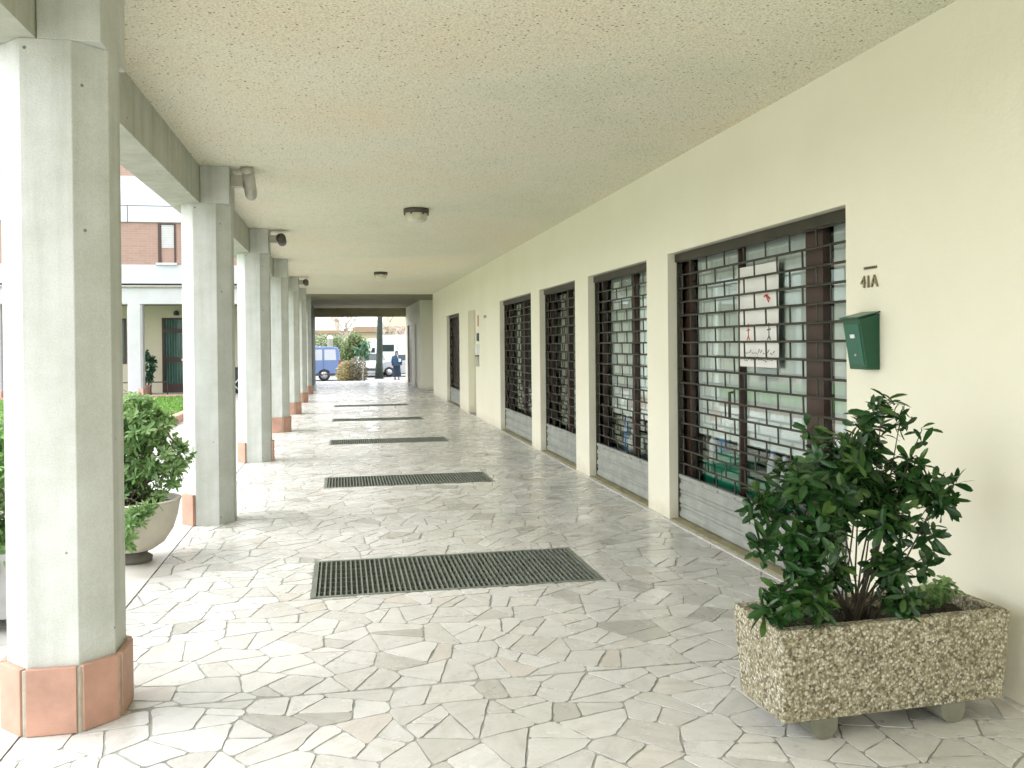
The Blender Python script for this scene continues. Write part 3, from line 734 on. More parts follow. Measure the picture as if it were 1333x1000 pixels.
# house number, nameplate, mailbox
def text(body, size, m, loc, rot, ex=.004, parent=None, name='lettering', sx=1):
    cu = bpy.data.curves.new(name, 'FONT'); cu.body = body; cu.size = size; cu.extrude = ex; cu.align_x = 'CENTER'
    to = bpy.data.objects.new(name, cu); col.objects.link(to)
    dg = bpy.context.evaluated_depsgraph_get(); me = bpy.data.meshes.new_from_object(to.evaluated_get(dg)); col.objects.unlink(to); bpy.data.objects.remove(to)
    me.name = name; me.materials.clear(); me.materials.append(M[m])
    o = bpy.data.objects.new(name, me); col.objects.link(o); o.matrix_world = Matrix.Translation(loc) @ rot.to_4x4() @ Matrix.Diagonal((sx, 1, 1, 1))
    if parent: o.parent = parent; 
    return o
RW = Matrix(((0, 0, -1), (-1, 0, 0), (0, 1, 0)))
hn = text('41A', .092, 'brass', Vector((XW-.006, 4.133, 1.777)), RW, .004, name='house_number', sx=1.0)
tag(hn, 'house number 41A in aged metal figures on the cream wall above the green mailbox', 'house number')
np_ = thing('nameplate', (XW-.004, 4.125, 1.872), 'tiny dark nameplate on the cream wall just above the house number', 'nameplate')
x = mb('brass'); x.box(-.003, .003, -.055, .055, 0, .014); x.build('plate', np_)
x = mb('ink'); 
for k in range(9): x.box(-.0045, -.0031, -.047+k*.0105, -.040+k*.0105, .003, .011)
x.build('letters', np_)
mbx = thing('mailbox', (XW, 4.165, 1.35), 'dark green metal mailbox on the cream wall right of the nearest shutter', 'mailbox')
y0, y1 = -.115, .04
x = mb('green_box'); zt = .293
x.add([(-.001, y0, 0), (-.075, y0, 0), (-.118, y0, zt-.03), (-.001, y0, zt-.005), (-.001, y1, 0), (-.075, y1, 0), (-.118, y1, zt-.03), (-.001, y1, zt-.005)],
      [(0, 1, 2, 3), (7, 6, 5, 4), (0, 4, 5, 1), (1, 5, 6, 2), (2, 6, 7, 3), (3, 7, 4, 0)])
x.build('body', mbx, bevel=.004)
x = mb('green_box2')
dv = Vector((-.043, 0, zt-.03)).normalized()
x.obox(Vector((-.098, -.0375, .13)), (0, .066, 0), dv*.108, Vector((-.99, 0, -.16))*.002); x.build('door', mbx, bevel=.002)
x = mb('green_box'); x.add([(-.0015, y0-.006, zt+.002), (-.130, y0-.006, zt-.032), (-.130, y1+.006, zt-.032), (-.0015, y1+.006, zt+.002), (-.0015, y0-.006, zt+.008), (-.132, y0-.006, zt-.024), (-.132, y1+.006, zt-.024), (-.0015, y1+.006, zt+.008)],
      [(0, 3, 2, 1), (4, 5, 6, 7), (0, 1, 5, 4), (1, 2, 6, 5), (2, 3, 7, 6), (3, 0, 4, 7)]); x.build('lid', mbx)
x = mb('white_plastic'); x.obox(Vector((-.108, -.04, .172)), (0, .020, 0), dv*.010, (.003, 0, 0)); x.build('name_label', mbx)
x = mb('rim'); x.tube([(-.085, -.04, .075), (-.095, -.04, .075)], .007, 10); x.build('lock', mbx)
# small things beside the far entrance
ic = tag(mb('ink').box(XW-.03, XW-.001, 17.40, 17.55, 1.56, 1.72).build('intercom', bevel=.004), 'small black intercom on the cream wall beside the recessed entrance', 'intercom')
tag(mb('white_plastic').box(XW-.05, XW-.001, 17.36, 17.62, 1.30, 1.50).build('wall_box', bevel=.004), 'small white box on the wall just below the black intercom', 'wall box')
bx = thing('letterbox', (XW, 17.5, 1.05), 'small pale letterbox with dark rim, lowest on the wall by the recessed entrance', 'letterbox')
mb('grey_metal').box(-.05, -.001, -.1, .1, 0, .2).build('body', bx, bevel=.004); mb('ink').box(-.056, -.001, -.105, .105, .201, .225).build('lid', bx)
tag(mb('redink').box(XW-.012, XW-.001, 17.44, 17.50, 1.86, 2.08).build('wall_sign', bevel=.002), 'thin pale reddish plate high on the wall by the recessed entrance', 'plate')
tag(mb('grey_metal').tube([(XW-.001, 16.5, 2.03), (XW-.05, 16.5, 2.02)], .03, 12).build('doorbell'), 'small grey round fitting on the cream wall between the far entrance and the shutters', 'wall fitting')

# ---------------------------------------------------------------- floor grates
NAMES = ['nearest and largest steel floor grate, in front of the second column', 'second steel floor grate from the camera in the pavement row',
         'middle one of the five steel floor grates down the arcade', 'fourth steel floor grate from the camera, small and thin with distance', 'farthest steel floor grate, a thin dark line near the arcade end']
for i, (g, d) in enumerate(GR):
    t = thing('floor_grate', (0, g, 0), NAMES[i], 'floor grate', 'floor grates along the arcade')
    f = mb('iron'); e = .028
    f.box(GX0, GX1, 0, e, -.05, .003); f.box(GX0, GX1, d-e, d, -.05, .003); f.box(GX0, GX0+e, e, d-e, -.05, .003); f.box(GX1-e, GX1, e, d-e, -.05, .003)
    f.build('frame', t)
    s = mb('iron'); x = GX0+e+.018
    while x < GX1-e-.01:
        s.box(x-.005, x+.005, e, d-e, -.035, .001); x += .0325
    n = max(2, round(d/.11))
    for k in range(1, n): s.box(GX0+e, GX1-e, e+(d-2*e)*k/n-.003, e+(d-2*e)*k/n+.003, -.03, -.004)
    s.build('bars', t)
    p = mb('pit'); p.add([(GX0, 0, -.3), (GX1, 0, -.3), (GX1, d, -.3), (GX0, d, -.3), (GX0, 0, -.002), (GX1, 0, -.002), (GX1, d, -.002), (GX0, d, -.002)],
        [(0, 1, 2, 3), (0, 4, 5, 1), (1, 5, 6, 2), (2, 6, 7, 3), (3, 7, 4, 0)]); p.build('pit', t)

# ---------------------------------------------------------------- lamps
def ceiling_lamp(loc, label):
    t = thing('ceiling_lamp', loc, label, 'ceiling lamp', 'ceiling lamps of the arcade')
    b = mb('dark_metal'); b.lathe((0, 0, 0), [(.138, 0), (.142, -.012), (.142, -.042), (.128, -.052), (.0, -.052)][::-1], 32); b.build('base', t)
    g = mb('glass_shade'); g.sm = True
    seg = 48; prof = [(.118, -.050), (.116, -.09), (.108, -.125), (.085, -.142), (.0, -.150)]
    v = []; 
    for r, z in prof: v += [((r+(.004 if k % 2 and r > .01 else 0))*math.cos(2*PI*k/seg), (r+(.004 if k % 2 and r > .01 else 0))*math.sin(2*PI*k/seg), z) for k in range(seg)]
    g.add(v, [(i*seg+k, (i+1)*seg+k, (i+1)*seg+(k+1) % seg, i*seg+(k+1) % seg) for i in range(len(prof)-1) for k in range(seg)]); g.build('glass_shade', t)
    for k in range(6):
        a = k*PI/3; mb('dark_metal').obox((.131*math.cos(a), .131*math.sin(a), -.06), (.007*math.cos(a), .007*math.sin(a), 0), (-.006*math.sin(a), .006*math.cos(a), 0), (0, 0, .012)).build('clip', t)
    return t
l0 = ceiling_lamp((.833, 9.803, CZ-.001), 'nearer round ceiling lamp with ribbed glass, above the second floor grate')
dup(l0, (.815, 18.4, CZ-.001), 'farther and smaller looking round ceiling lamp, towards the dark end of the arcade')
def spot(loc, label, tilt):
    t = thing('spotlight', loc, label, 'spotlight', 'spotlights on the columns')
    a = mb('grey_metal'); a.box(0, .10, -.045, .045, -.055, .045); a.build('arm', t, bevel=.004)
    h_ = mb('grey_metal' if tilt else 'dark_metal')
    if tilt:
        h_.tube([(.148, -.16, .085), (.148, -.155, .085), (.148, .14, -.085), (.148, .17, -.10)], [.047, .052, .052, .046], 20)
    else:
        h_.tube([(.155, -.10, 0), (.155, .16, -.02)], [.058, .058], 20)
    h_.build('lamp_head', t)
    r = mb('grey_metal' if tilt else 'dark_metal')
    if tilt: r.tube([(.148, -.163, .087), (.148, -.145, .077)], .055, 20)
    else: r.tube([(.155, -.115, .001), (.155, -.09, 0)], .062, 20)
    r.build('rim', t); return t
spot((-.914, CW[4]-.0+.16, 2.92), 'pale tubular spotlight tilted upward on the second column from the camera', True)
s2 = spot((-.914, CW[5]+.16, 2.90), 'dark headed spotlight on the third column from the camera', False)
dup(s2, (-.914, CW[7]+.16, 2.90), 'dark headed spotlight on the fifth column, the farthest of the spotlights')

# ---------------------------------------------------------------- foliage helpers
def leaf(bb, p, d, n, L, W, fold=.25, droop=.2, tone=.5):
    d = d.normalized(); s = d.cross(n)
    if s.length < 1e-4: s = d.orthogonal()
    s.normalize(); n = s.cross(d).normalized()
    bb.tn = max(.01, min(1, tone))
    st = [(0, 0), (.3, .33), (.62, .5), (.86, .36), (1, 0)]
    c = [p+d*L*t-n*(droop*L*t*t) for t, _ in st]
    v = [c[0]]
    for i in (1, 2, 3):
        wd = st[i][1]*W; v += [c[i]-s*wd+n*wd*fold, c[i], c[i]+s*wd+n*wd*fold]
    v.append(c[4])
    bb.add(v, [(0, 2, 1), (0, 3, 2), (1, 2, 5, 4), (2, 3, 6, 5), (4, 5, 8, 7), (5, 6, 9, 8), (7, 8, 10), (8, 9, 10)])
def rv(rn): return Vector((rn.gauss(0, 1), rn.gauss(0, 1), rn.gauss(0, 1))).normalized()
def whorl(bb, rn, p, d, n, L, W, spread=.9, tone=.5, strew=.35):
    d = d.normalized(); a = d.orthogonal().normalized(); b_ = d.cross(a); ph = rn.random()*6
    for k in range(n):
        t = ph+k*2.4; r = a*math.cos(t)+b_*math.sin(t)
        sp = spread*rn.uniform(.6, 1.25)
        dd = (d*(1-sp*.62)+r*sp).normalized()
        leaf(bb, p-d*rn.uniform(0, strew)*L, dd, d+rv(rn)*.35, L*rn.uniform(.5, 1.25), W*rn.uniform(.65, 1.2), rn.uniform(.1, .4), rn.uniform(.05, .4), tone+rn.uniform(-.3, .3))
def shrub(parent, base, blobs, seed, leafm, L, W, n_whorl, per=9, stems=7, stemr=.007, tone=.4, base_r=.05, name='foliage', spread=.9, strew=.35):
    """blobs: (centre, radius, weight). whorl tips fill the blobs; thin stems run from the base to them"""
    rn = random.Random(seed); bb = mb(leafm); st = mb('stem')
    tot = sum(bl[2] for bl in blobs)
    for c, r, wt in blobs:
        c = Vector(c); k = max(1, round(n_whorl*wt/tot))
        b0 = Vector(base)+Vector((rn.uniform(-base_r, base_r), rn.uniform(-base_r, base_r), 0))
        mid = b0.lerp(c, .5)+Vector((rn.uniform(-.03, .03), rn.uniform(-.03, .03), .04))
        st.tube([b0, b0.lerp(mid, .5)+Vector((rn.uniform(-.01, .01), 0, .01)), mid, c], [stemr, stemr*.85, stemr*.7, stemr*.4], 5, False)
        for _ in range(k):
            u = rv(rn)*(rn.random()**.4)*1.0; r3 = r if isinstance(r, tuple) else (r, r, r)
            p = c+Vector((u.x*r3[0], u.y*r3[1], u.z*r3[2]))
            d = (u+Vector((0, 0, .45))+rv(rn)*.35).normalized()
            st.tube([c.lerp(p, -.05), c.lerp(p, .55)+rv(rn)*.012, p], [stemr*.45, stemr*.35, stemr*.22], 4, False)
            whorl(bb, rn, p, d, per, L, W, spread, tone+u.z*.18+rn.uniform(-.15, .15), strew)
    o1 = bb.build(name, parent); o2 = st.build('stem', parent)
    return o1, o2
def pxp(x, y, Y):     # photograph pixel -> point on the vertical plane at distance Y
    d = fw+rt*((x-666.5)/F)-up*((y-CY)/F); t = Y/d.y
    return Vector((0, 0, 1.5))+d*t

# ---------------------------------------------------------------- planter with shrub, foreground right
def trough(name, loc, rz, lx, ly, hz, label, m, group=None):
    t = thing(name, loc, label, 'planter', group, rz)
    z0, w_ = .075, .045; b = mb(m)
    X, Y = lx/2, ly/2; k = .02  # slightly tapered
    o = [(-X+k, -Y+k, z0), (X-k, -Y+k, z0), (X-k, Y-k, z0), (-X+k, Y-k, z0), (-X, -Y, z0+hz), (X, -Y, z0+hz), (X, Y, z0+hz), (-X, Y, z0+hz)]
    i = [(-X+w_, -Y+w_, z0+hz), (X-w_, -Y+w_, z0+hz), (X-w_, Y-w_, z0+hz), (-X+w_, Y-w_, z0+hz)]
    q = [(a, c, z0+hz-.16) for a, c, _ in i]
    b.add(o+i+q, [(0, 3, 2, 1), (0, 1, 5, 4), (1, 2, 6, 5), (2, 3, 7, 6), (3, 0, 4, 7), (4, 5, 9, 8), (5, 6, 10, 9), (6, 7, 11, 10), (7, 4, 8, 11),
                  (8, 9, 13, 12), (9, 10, 14, 13), (10, 11, 15, 14), (11, 8, 12, 15)])
    b.build('trough', t, bevel=.006)
    for sx in (-.62, .50):
        f = mb('pot_dark' if m != 'aggregate' else 'footconc'); f.prism_y([(sx*X+.055*math.cos(a_), .055*math.sin(a_)+.055) for a_ in [PI+PI*q_/10 for q_ in range(11)]]+[(sx*X+.055, z0+.002), (sx*X-.055, z0+.002)], -Y+.02, Y-.04); f.build('foot', t)
    s = mb('soil'); rn = random.Random(3); nx, ny = 26, 10; v = []
    for jj in range(ny+1):
        for ii in range(nx+1):
            v.append((-X+w_+(lx-2*w_)*ii/nx, -Y+w_+(ly-2*w_)*jj/ny, z0+hz-.055+rn.uniform(-.012, .012)))
    s.add(v, [(jj*(nx+1)+ii, jj*(nx+1)+ii+1, (jj+1)*(nx+1)+ii+1, (jj+1)*(nx+1)+ii) for jj in range(ny) for ii in range(nx)]); s.build('soil', t)
    return t
trough('concrete_planter', (2.075, 3.18, 0), R(2.5), 1.01, .37, .355, 'pebbled aggregate concrete trough planter on two feet against the cream wall', 'aggregate')
sb = thing('potted_shrub', (2.1, 3.2, .37), 'large dark glossy leaved shrub growing in the pebbled trough planter', 'shrub')
BL = [(1040, 632, 3.05, 50, 8), (1005, 655, 3.10, 32, 4), (1078, 596, 3.2, 48, 8), (1122, 578, 3.25, 44, 7), (1098, 640, 3.15, 58, 13), (1150, 632, 3.2, 55, 13),
      (1192, 628, 3.15, 38, 6), (1216, 648, 3.1, 28, 4), (1158, 672, 3.05, 42, 8), (1064, 690, 3.0, 46, 9), (1045, 735, 3.0, 32, 5), (1148, 532, 3.2, 25, 2.6),
      (1172, 545, 3.2, 20, 1.6), (1122, 548, 3.25, 20, 1.2), (1020, 778, 2.99, 26, 4), (1062, 775, 3.02, 32, 6), (1160, 735, 3.08, 34, 6), (1172, 775, 3.05, 30, 5), (992, 702, 3.0, 20, 1.6), (985, 655, 3.05, 20, 1.8), (1002, 790, 2.98, 16, 1.6), (1030, 700, 3.0, 26, 3), (1205, 735, 3.1, 13, .8), (1200, 560, 3.15, 9, .3),
      (1208, 690, 3.1, 18, 1.2), (1185, 596, 3.1, 15, .6), (1055, 560, 3.2, 14, .6), (1231, 625, 3.1, 16, 1.3), (1215, 716, 3.1, 9, .35), (1088, 745, 3.05, 20, 3)]
sbase = pxp(1112, 800, 3.18)
bl = []
for x, y, Yd, r, wt in BL:
    c = pxp(x, y, Yd)-Vector((2.1, 3.2, .37)); rr = r*Yd/F*.95
    bl.append((c, (rr, min(rr, .13), rr), wt))
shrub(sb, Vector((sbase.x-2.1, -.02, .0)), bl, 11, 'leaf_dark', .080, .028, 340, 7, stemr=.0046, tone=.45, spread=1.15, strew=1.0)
wd = thing('weed', (2.45, 3.22, .37), 'small pale leaved sprig growing at the far right end of the pebbled trough', 'weed')
shrub(wd, (0, 0, 0), [((pxp(1225, 768, 3.2)-Vector((2.45, 3.22, .37))), (.07, .05, .055), 3), ((pxp(1205, 775, 3.2)-Vector((2.45, 3.22, .37))), (.05, .05, .04), 2)], 5, 'leaf_light', .03, .016, 60, 7, stemr=.002, tone=.5)
wd2 = thing('weed', (1.68, 3.12, .37), 'low light green sprig at the left end of the pebbled trough', 'weed')
shrub(wd2, (0, 0, 0), [((-.02, 0, .08), (.07, .05, .05), 3), ((.09, 0, .09), (.07, .05, .05), 3)], 6, 'leaf_light', .04, .018, 22, 7, stemr=.002, tone=.15)

# ---------------------------------------------------------------- pots in the courtyard
pt = thing('bowl_planter', (-1.45, 6.52, .003), 'round beige bowl planter on a dark foot between the first two columns', 'planter')
b = mb('pot'); b.lathe((0, 0, 0), [(.08, .075), (.14, .085), (.21, .13), (.27, .22), (.30, .32), (.315, .41), (.325, .43), (.305, .438), (.29, .43), (.27, .38), (.0, .38)], 40); b.build('bowl', pt)
b = mb('pot_dark'); b.lathe((0, 0, 0), [(.125, 0), (.13, .03), (.10, .05), (.09, .08)], 28); b.build('foot', pt)
b = mb('soil'); b.lathe((0, 0, 0), [(.29, .39), (.2, .405), (.0, .41)], 20); b.build('soil', pt)
ps = thing('potted_shrub', (-1.53, 6.72, .42), 'light green leafy shrub spilling over the round beige bowl planter', 'shrub')
B2 = [(160, 545, 34, 6, 6.7), (205, 548, 18, 2, 6.6), (172, 678, 13, 1.6, 6.12), (160, 700, 12, 1.4, 6.1), (190, 660, 11, 1, 6.14), (170, 560, 42, 8), (160, 600, 40, 8), (195, 560, 32, 6), (215, 595, 30, 4), (190, 620, 30, 6), (165, 650, 26, 5), (178, 535, 24, 3), (236, 588, 14, 1.2), (225, 615, 18, 1.6), (130, 580, 45, 7), (120, 630, 40, 6), (205, 645, 14, 1)]
bl = [((pxp(q_[0], q_[1], (q_+(6.62,))[4])-Vector((-1.53, 6.72, .42))), (q_[2]*6.65/F, min(.2, q_[2]*6.65/F), q_[2]*6.65/F), q_[3]) for q_ in B2]
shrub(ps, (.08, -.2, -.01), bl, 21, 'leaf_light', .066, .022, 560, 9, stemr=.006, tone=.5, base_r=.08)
trough('concrete_planter', (-2.42, 5.42, -.05), 0, 1.3, .5, .36, 'plain grey concrete trough planter at the far left edge, behind the first column', 'greyconc')
ps = thing('potted_shrub', (-2.42, 5.42, .3), 'dense green shrub in the plain grey trough at the far left edge', 'shrub')
bl = [((x, y, z), (.30, .2, .22), w_) for x, y, z, w_ in [(.35, 0, .25, 8), (.3, -.02, .55, 8), (.05, 0, .4, 6), (-.3, 0, .3, 5), (.3, 0, .78, 5), (-.05, 0, .75, 4), (.48, -.1, .1, 5)]]
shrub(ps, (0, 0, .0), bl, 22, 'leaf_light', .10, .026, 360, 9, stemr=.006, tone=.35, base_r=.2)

# ---------------------------------------------------------------- courtyard lawn
b = mb('turf'); b.box(-20, -3.42, 8.2, 27.2, -.1, .045); struct(b.build('lawn'))
b = mb('pinkkerb'); y = 8.0
while y < 27.3: b.box(-3.42, -3.26, y, y+.985, -.08, .11); y += 1.0
b.box(-20, -3.42, 27.22, 27.36, -.08, .09); struct(b.build('lawn_kerb'))
rn = random.Random(8); b = mb('grass')
for k in range(15000):
    x_ = -3.45-rn.random()**1.4*5.5; y_ = rn.uniform(12, 27.1); p = Vector((x_, y_, .045)); a = rn.uniform(0, 6.28)
    d = Vector((math.cos(a)*.4, math.sin(a)*.4, 1)).normalized(); s = Vector((-math.sin(a), math.cos(a), 0))*.012; L = rn.uniform(.03, .075)
    b.tn = rn.uniform(.1, 1); b.add([p-s, p+s, p+d*L], [(0, 1, 2)])
o = b.build('grass'); struct(o, 'stuff')

# ---------------------------------------------------------------- opposite building
ap = thing('apartment_building', (0, 0, 0), 'white panelled and pink brick apartment block across the courtyard, with white ground floor pillars', 'building')
YF, XR, XL = 28.6, -1.48, -30
def band(m, z0, z1, y0, name, joints=None):
    b = mb(m); b.box(XL, XR, y0, YF+5, z0, z1); o = b.build(name, ap)
b = mb('white_panel')
for z0, z1 in ((3.46, 4.035), (5.35, 5.835), (5.855, 6.75), (8.0, 8.45), (8.47, 9.4)):
    x_ = XR
    off = {3.46: 4.8, 5.35: 0, 5.855: 4.88}.get(z0, 2.0)
    cuts = sorted([c for c in [-(off+.0)-3.2*k for k in range(-2, 10)] if XL < c < XR], reverse=True)+[XL]
    for c in cuts: b.box(c+.012, x_-.012, YF, YF+.3, z0, z1); x_ = c
b.build('facade_panels', ap)
b = mb('brick'); b.box(XL, XR, YF+.06, YF+.3, 4.04, 5.345); b.box(XL, XR, YF+.06, YF+.3, 6.755, 7.995); b.box(XL, XR, YF+.06, YF+.3, 9.41, 10.6); b.build('brick_wall', ap)
b = mb('darkgap'); b.box(XL, XR, YF+.08, YF+.31, 3.41, 3.46); b.box(XL, XR, YF+.10, YF+.29, 5.3, 10.55); b.box(XL+.1, XR, YF+.32, YF+9, 3.2, 10.6); b.build('backing', ap)
b = mb('white_beam'); b.box(XL, XR, YF, YF+.4, 2.83, 3.405); b.build('beam', ap)
b = mb('grey_metal'); b.tube([(XL, YF-.04, 3.36), (XR, YF-.04, 3.36)], .035, 8); b.build('pipe', ap)
b = mb('soffit_far'); b.box(XL, XR, YF+.41, YF+2.9, 2.9, 3.1); b.build('soffit', ap)
b = mb('cream_far'); YG = 31.5
for a, c, z0, z1 in ((XL, -10.9, -.1, 2.9), (-10.9, -10.05, 2.45, 2.9), (-10.05, -8.3, -.1, 2.9), (-8.3, -7.12, -.1, .94), (-8.3, -7.12, 2.47, 2.9), (-7.12, -5.99, -.1, 2.9), (-5.99, -5.05, 2.49, 2.9), (-5.05, -1.36, -.1, 2.9)):
    b.box(a, c, YG, YG+.25, z0, z1)
b.build('ground_floor_wall', ap)
def pillar(x0):
    b = mb('white_beam'); q = .06; x1 = x0+.44; y0 = YF+.0; y1 = YF+.42
    b.prism([(x0+q, y0), (x1-q, y0), (x1, y0+q), (x1, y1-q), (x1-q, y1), (x0+q, y1), (x0, y1-q), (x0, y0+q)], -.1, 2.829); o = b.build('pillar', ap)
    p = mb('pinkkerb'); p.box(x0+.30, x0+.452, y0-.012, y0+.3, -.05, .22); p.build('plinth', o)
for x0 in (-6.455, -2.46, -10.45, -14.45, -18.45): pillar(x0)
def awindow(x0, x1, z0, z1, shutter_frac=.58):
    w_ = mb('brownframe'); y = YF+.05; w_.box(x0, x0+.09, y-.02, y+.1, z0, z1); w_.box(x1-.05, x1, y-.02, y+.1, z0, z1); w_.box(x0+.09, x1-.05, y-.02, y+.1, z1-.04, z1); o = w_.build('window', ap)
    g = mb('window_dark'); g.box(x0+.09, x1-.05, y+.03, y+.05, z0, z1-.04); g.build('pane', o)
    s = mb('white_beam'); zz = z1-.04
    while zz > z1-(z1-z0)*shutter_frac: s.box(x0+.1, x1-.06, y+.005, y+.022, zz-.052, zz-.004); zz -= .055
    s.build('blind', o)
    l = mb('white_panel'); l.box(x0-.05, x1+.05, YF-.07, YF+.05, z0-.07, z0-.004); l.build('sill', o)
for x0 in (-5.53, -10.9, -3.45-.5+1.0): awindow(x0, x0+.52, 4.10, 5.32)
for x0 in (-5.53, -10.9): awindow(x0, x0+.52, 6.82, 7.98)
# ground floor window, two doors
w_ = mb('brownframe'); w_.box(-8.3, -8.22, YG-.02, YG+.12, .94, 2.47); w_.box(-7.2, -7.12, YG-.02, YG+.12, .94, 2.47); w_.box(-8.22, -7.2, YG-.02, YG+.12, .94, 1.01); w_.box(-8.22, -7.2, YG-.02, YG+.12, 2.41, 2.47)
o = w_.build('window', ap); mb('greenglass').box(-8.22, -7.2, YG+.05, YG+.07, 1.01, 2.41).build('pane', o); mb('curtain').box(-8.2, -7.22, YG+.075, YG+.085, 1.95, 2.4).build('blind', o)
def adoor(x0, x1, zt):
    w_ = mb('brownframe'); y = YG
    w_.box(x0, x0+.09, y-.02, y+.1, -.05, zt); w_.box(x1-.09, x1, y-.02, y+.1, -.05, zt)
    for z0, z1 in ((-.05, .25), (.98, 1.14), (1.98, 2.12), (zt-.06, zt)): w_.box(x0+.09, x1-.09, y-.015, y+.09, z0, z1)
    o = w_.build('door', ap); mb('greenglass').box(x0+.09, x1-.09, y+.04, y+.06, .2, zt-.06).build('pane', o)
    s = mb('greenbar'); x_ = x0+.14
    while x_ < x1-.1: s.box(x_, x_+.02, y+.005, y+.025, .25, zt-.06); x_ += .085
    s.build('bars', o); mb('white_plastic').box(x0+.62, x1-.1, y-.03, y-.016, 1.02, 1.10).build('nameplate', o)
adoor(-5.99, -5.05, 2.49)
adoor(-10.9, -10.05, 2.44)
tag(mb('ink').lathe((-5.5, YG-.1, 2.60), [(.0, .14), (.07, .11), (.10, .03), (.09, -.02), (.0, -.04)][::-1], 16).build('wall_lamp'), 'small dark round lamp on the cream wall above the brown barred door', 'wall lamp')
pp = thing('plant_pot', (-6.32, 30.6, -.05), 'small clay pot at the foot of the opposite wall, beside the white pillar', 'pot')
mb('pinkkerb').lathe((0, 0, 0), [(.12, 0), (.17, .27), (.185, .28), (.16, .30), (0, .29)], 20).build('body', pp); mb('soil').lathe((0, 0, 0), [(.15, .295), (0, .31)], 12).build('soil', pp)
pl = thing('potted_plant', (-6.32, 30.6, .22), 'narrow upright dark green plant beside the white pillar opposite', 'plant')
shrub(pl, (0, 0, 0), [((.08, 0, .30), (.13, .13, .22), 4), ((.12, 0, .62), (.18, .15, .2), 5), ((.0, 0, .95), (.16, .14, .18), 4), ((.22, 0, .85), (.1, .1, .1), 2)], 31, 'leaf_tree', .13, .075, 60, 6, stemr=.012, tone=.15)
def hoop(x0, label):
    b = mb('dark_metal'); b.tube([(x0, 29.6, -.05), (x0, 29.6, .36), (x0+.03, 29.6, .38), (x0+.47, 29.6, .38), (x0+.5, 29.6, .36), (x0+.5, 29.6, -.05)], .018, 8)
    return tag(b.build('bicycle_stand'), label, 'bicycle stand', 'low hoops by the pillar')
hoop(-6.98, 'low dark metal hoop just left of the white pillar opposite'); hoop(-5.98, 'low dark metal hoop just right of the white pillar opposite')
bn = thing('waste_bin', (-3.42, 30.2, -.05), 'black bin against the opposite wall, seen between the second and third columns', 'bin')
mb('blackbin').prism([(-.28, -.25), (.28, -.25), (.28, .25), (-.28, .25)], .04, .80).build('body', bn, bevel=.03); mb('blackbin').box(-.31, .31, -.28, .28, .805, .86).build('lid', bn, bevel=.02)
mb('rubber').tube([(-.26, .2, .07), (.26, .2, .07)], .07, 14).build('wheels', bn)
cr = mb('white_plastic'); cr.tube([(-3.76, 29.8, -.05), (-3.2, 29.8, .55)], .022, 6); cr.tube([(-3.76, 29.84, .55), (-3.2, 29.84, -.05)], .022, 6)
tag(cr.build('crossed_rack'), 'white crossed bars of a folding rack in front of the black bin', 'rack')

# ---------------------------------------------------------------- street beyond the arcade
Z0 = -.46
def wheel(parent, x, y, z, r, wd_=.2):
    t = mb('rubber'); t.tube([(x, y-wd_/2, z), (x, y-wd_/2+.03, z), (x, y+wd_/2-.03, z), (x, y+wd_/2, z)], [r*.93, r, r, r*.93], 24)
    o = t.build('wheel', parent)
    g = mb('rim'); g.tube([(x, y-wd_/2-.012, z), (x, y+wd_/2+.012, z)], r*.60, 20)
    for k in range(5): g.tube([(x, y-wd_/2-.02, z), (x+math.cos(k*1.257)*r*.5, y-wd_/2-.02, z+math.sin(k*1.257)*r*.5)], .025, 5)
    g.build('rim', o)
def vehicle(t, pts, y0, y1, m, tumble=.0):
    """body from a side outline (x,z) with the upper part drawn in"""
    b = mb(m); n = len(pts); zs = [p[1] for p in pts]; zm, zM = .95, max(zs)
    def yy(z, s): k = max(0, (z-zm)/(zM-zm+1e-6))*tumble; return (y0+k) if s < 0 else (y1-k)
    v = [(x, yy(z, -1), z) for x, z in pts]+[(x, yy(z, 1), z) for x, z in pts]
    b.add(v, [tuple(range(n)), tuple(range(2*n-1, n-1, -1))]+[(i, n+i, n+(i+1) % n, (i+1) % n) for i in range(n)])
    return b.build('body', t, bevel=.04)
# blue van, side on, its front out of sight to the left
vn = thing('parked_van', (-2.42, 49.3, Z0), 'blue van with side windows parked in the street beyond the left end of the arcade', 'van')
P_ = [(-2.3, .28), (-1.95, .28), (-1.86, .55), (-1.6, .66), (-1.34, .55), (-1.25, .28), (1.12, .28), (1.2, .55), (1.45, .66), (1.72, .55), (1.8, .28), (2.3, .30), (2.36, .6), (2.34, 1.1), (2.28, 1.72), (2.15, 1.86), (1.9, 1.90), (-.7, 1.90), (-.95, 1.86), (-1.6, 1.22), (-2.25, 1.02), (-2.38, .6)]
vehicle(vn, P_, 0, 1.75, 'vanblue', .12)
def panel(m, pts, y, name, t, th=.012):
    b = mb(m); b.prism_y(pts, y-th, y); return b.build(name, t)
for k, pts in enumerate([[(-1.42, 1.15), (-.55, 1.15), (-.55, 1.74), (-.93, 1.74)], [(-.42, 1.15), (.55, 1.15), (.55, 1.74), (-.42, 1.74)], [(.68, 1.15), (1.36, 1.15), (1.36, 1.74), (.68, 1.74)], [(1.48, 1.15), (2.12, 1.15), (2.08, 1.74), (1.48, 1.74)]]):
    s = mb('vanglass'); n = len(pts); s.add([(x, .012+.12*(z-.95)/.95-.02, z) for x, z in pts], [tuple(range(n))]); s.build('window', vn)
tr = mb('ink'); tr.box(-2.3, 2.34, -.008, .003, .30, .42); tr.box(1.425, 1.435, -.004, .003, .44, 1.1); tr.box(.6, .61, -.004, .003, .44, 1.1); tr.box(-.5, -.49, -.004, .003, .44, 1.1); tr.build('trim', vn)
mb('ink').box(.66, .82, -.03, -.003, .98, 1.03).build('handle', vn)
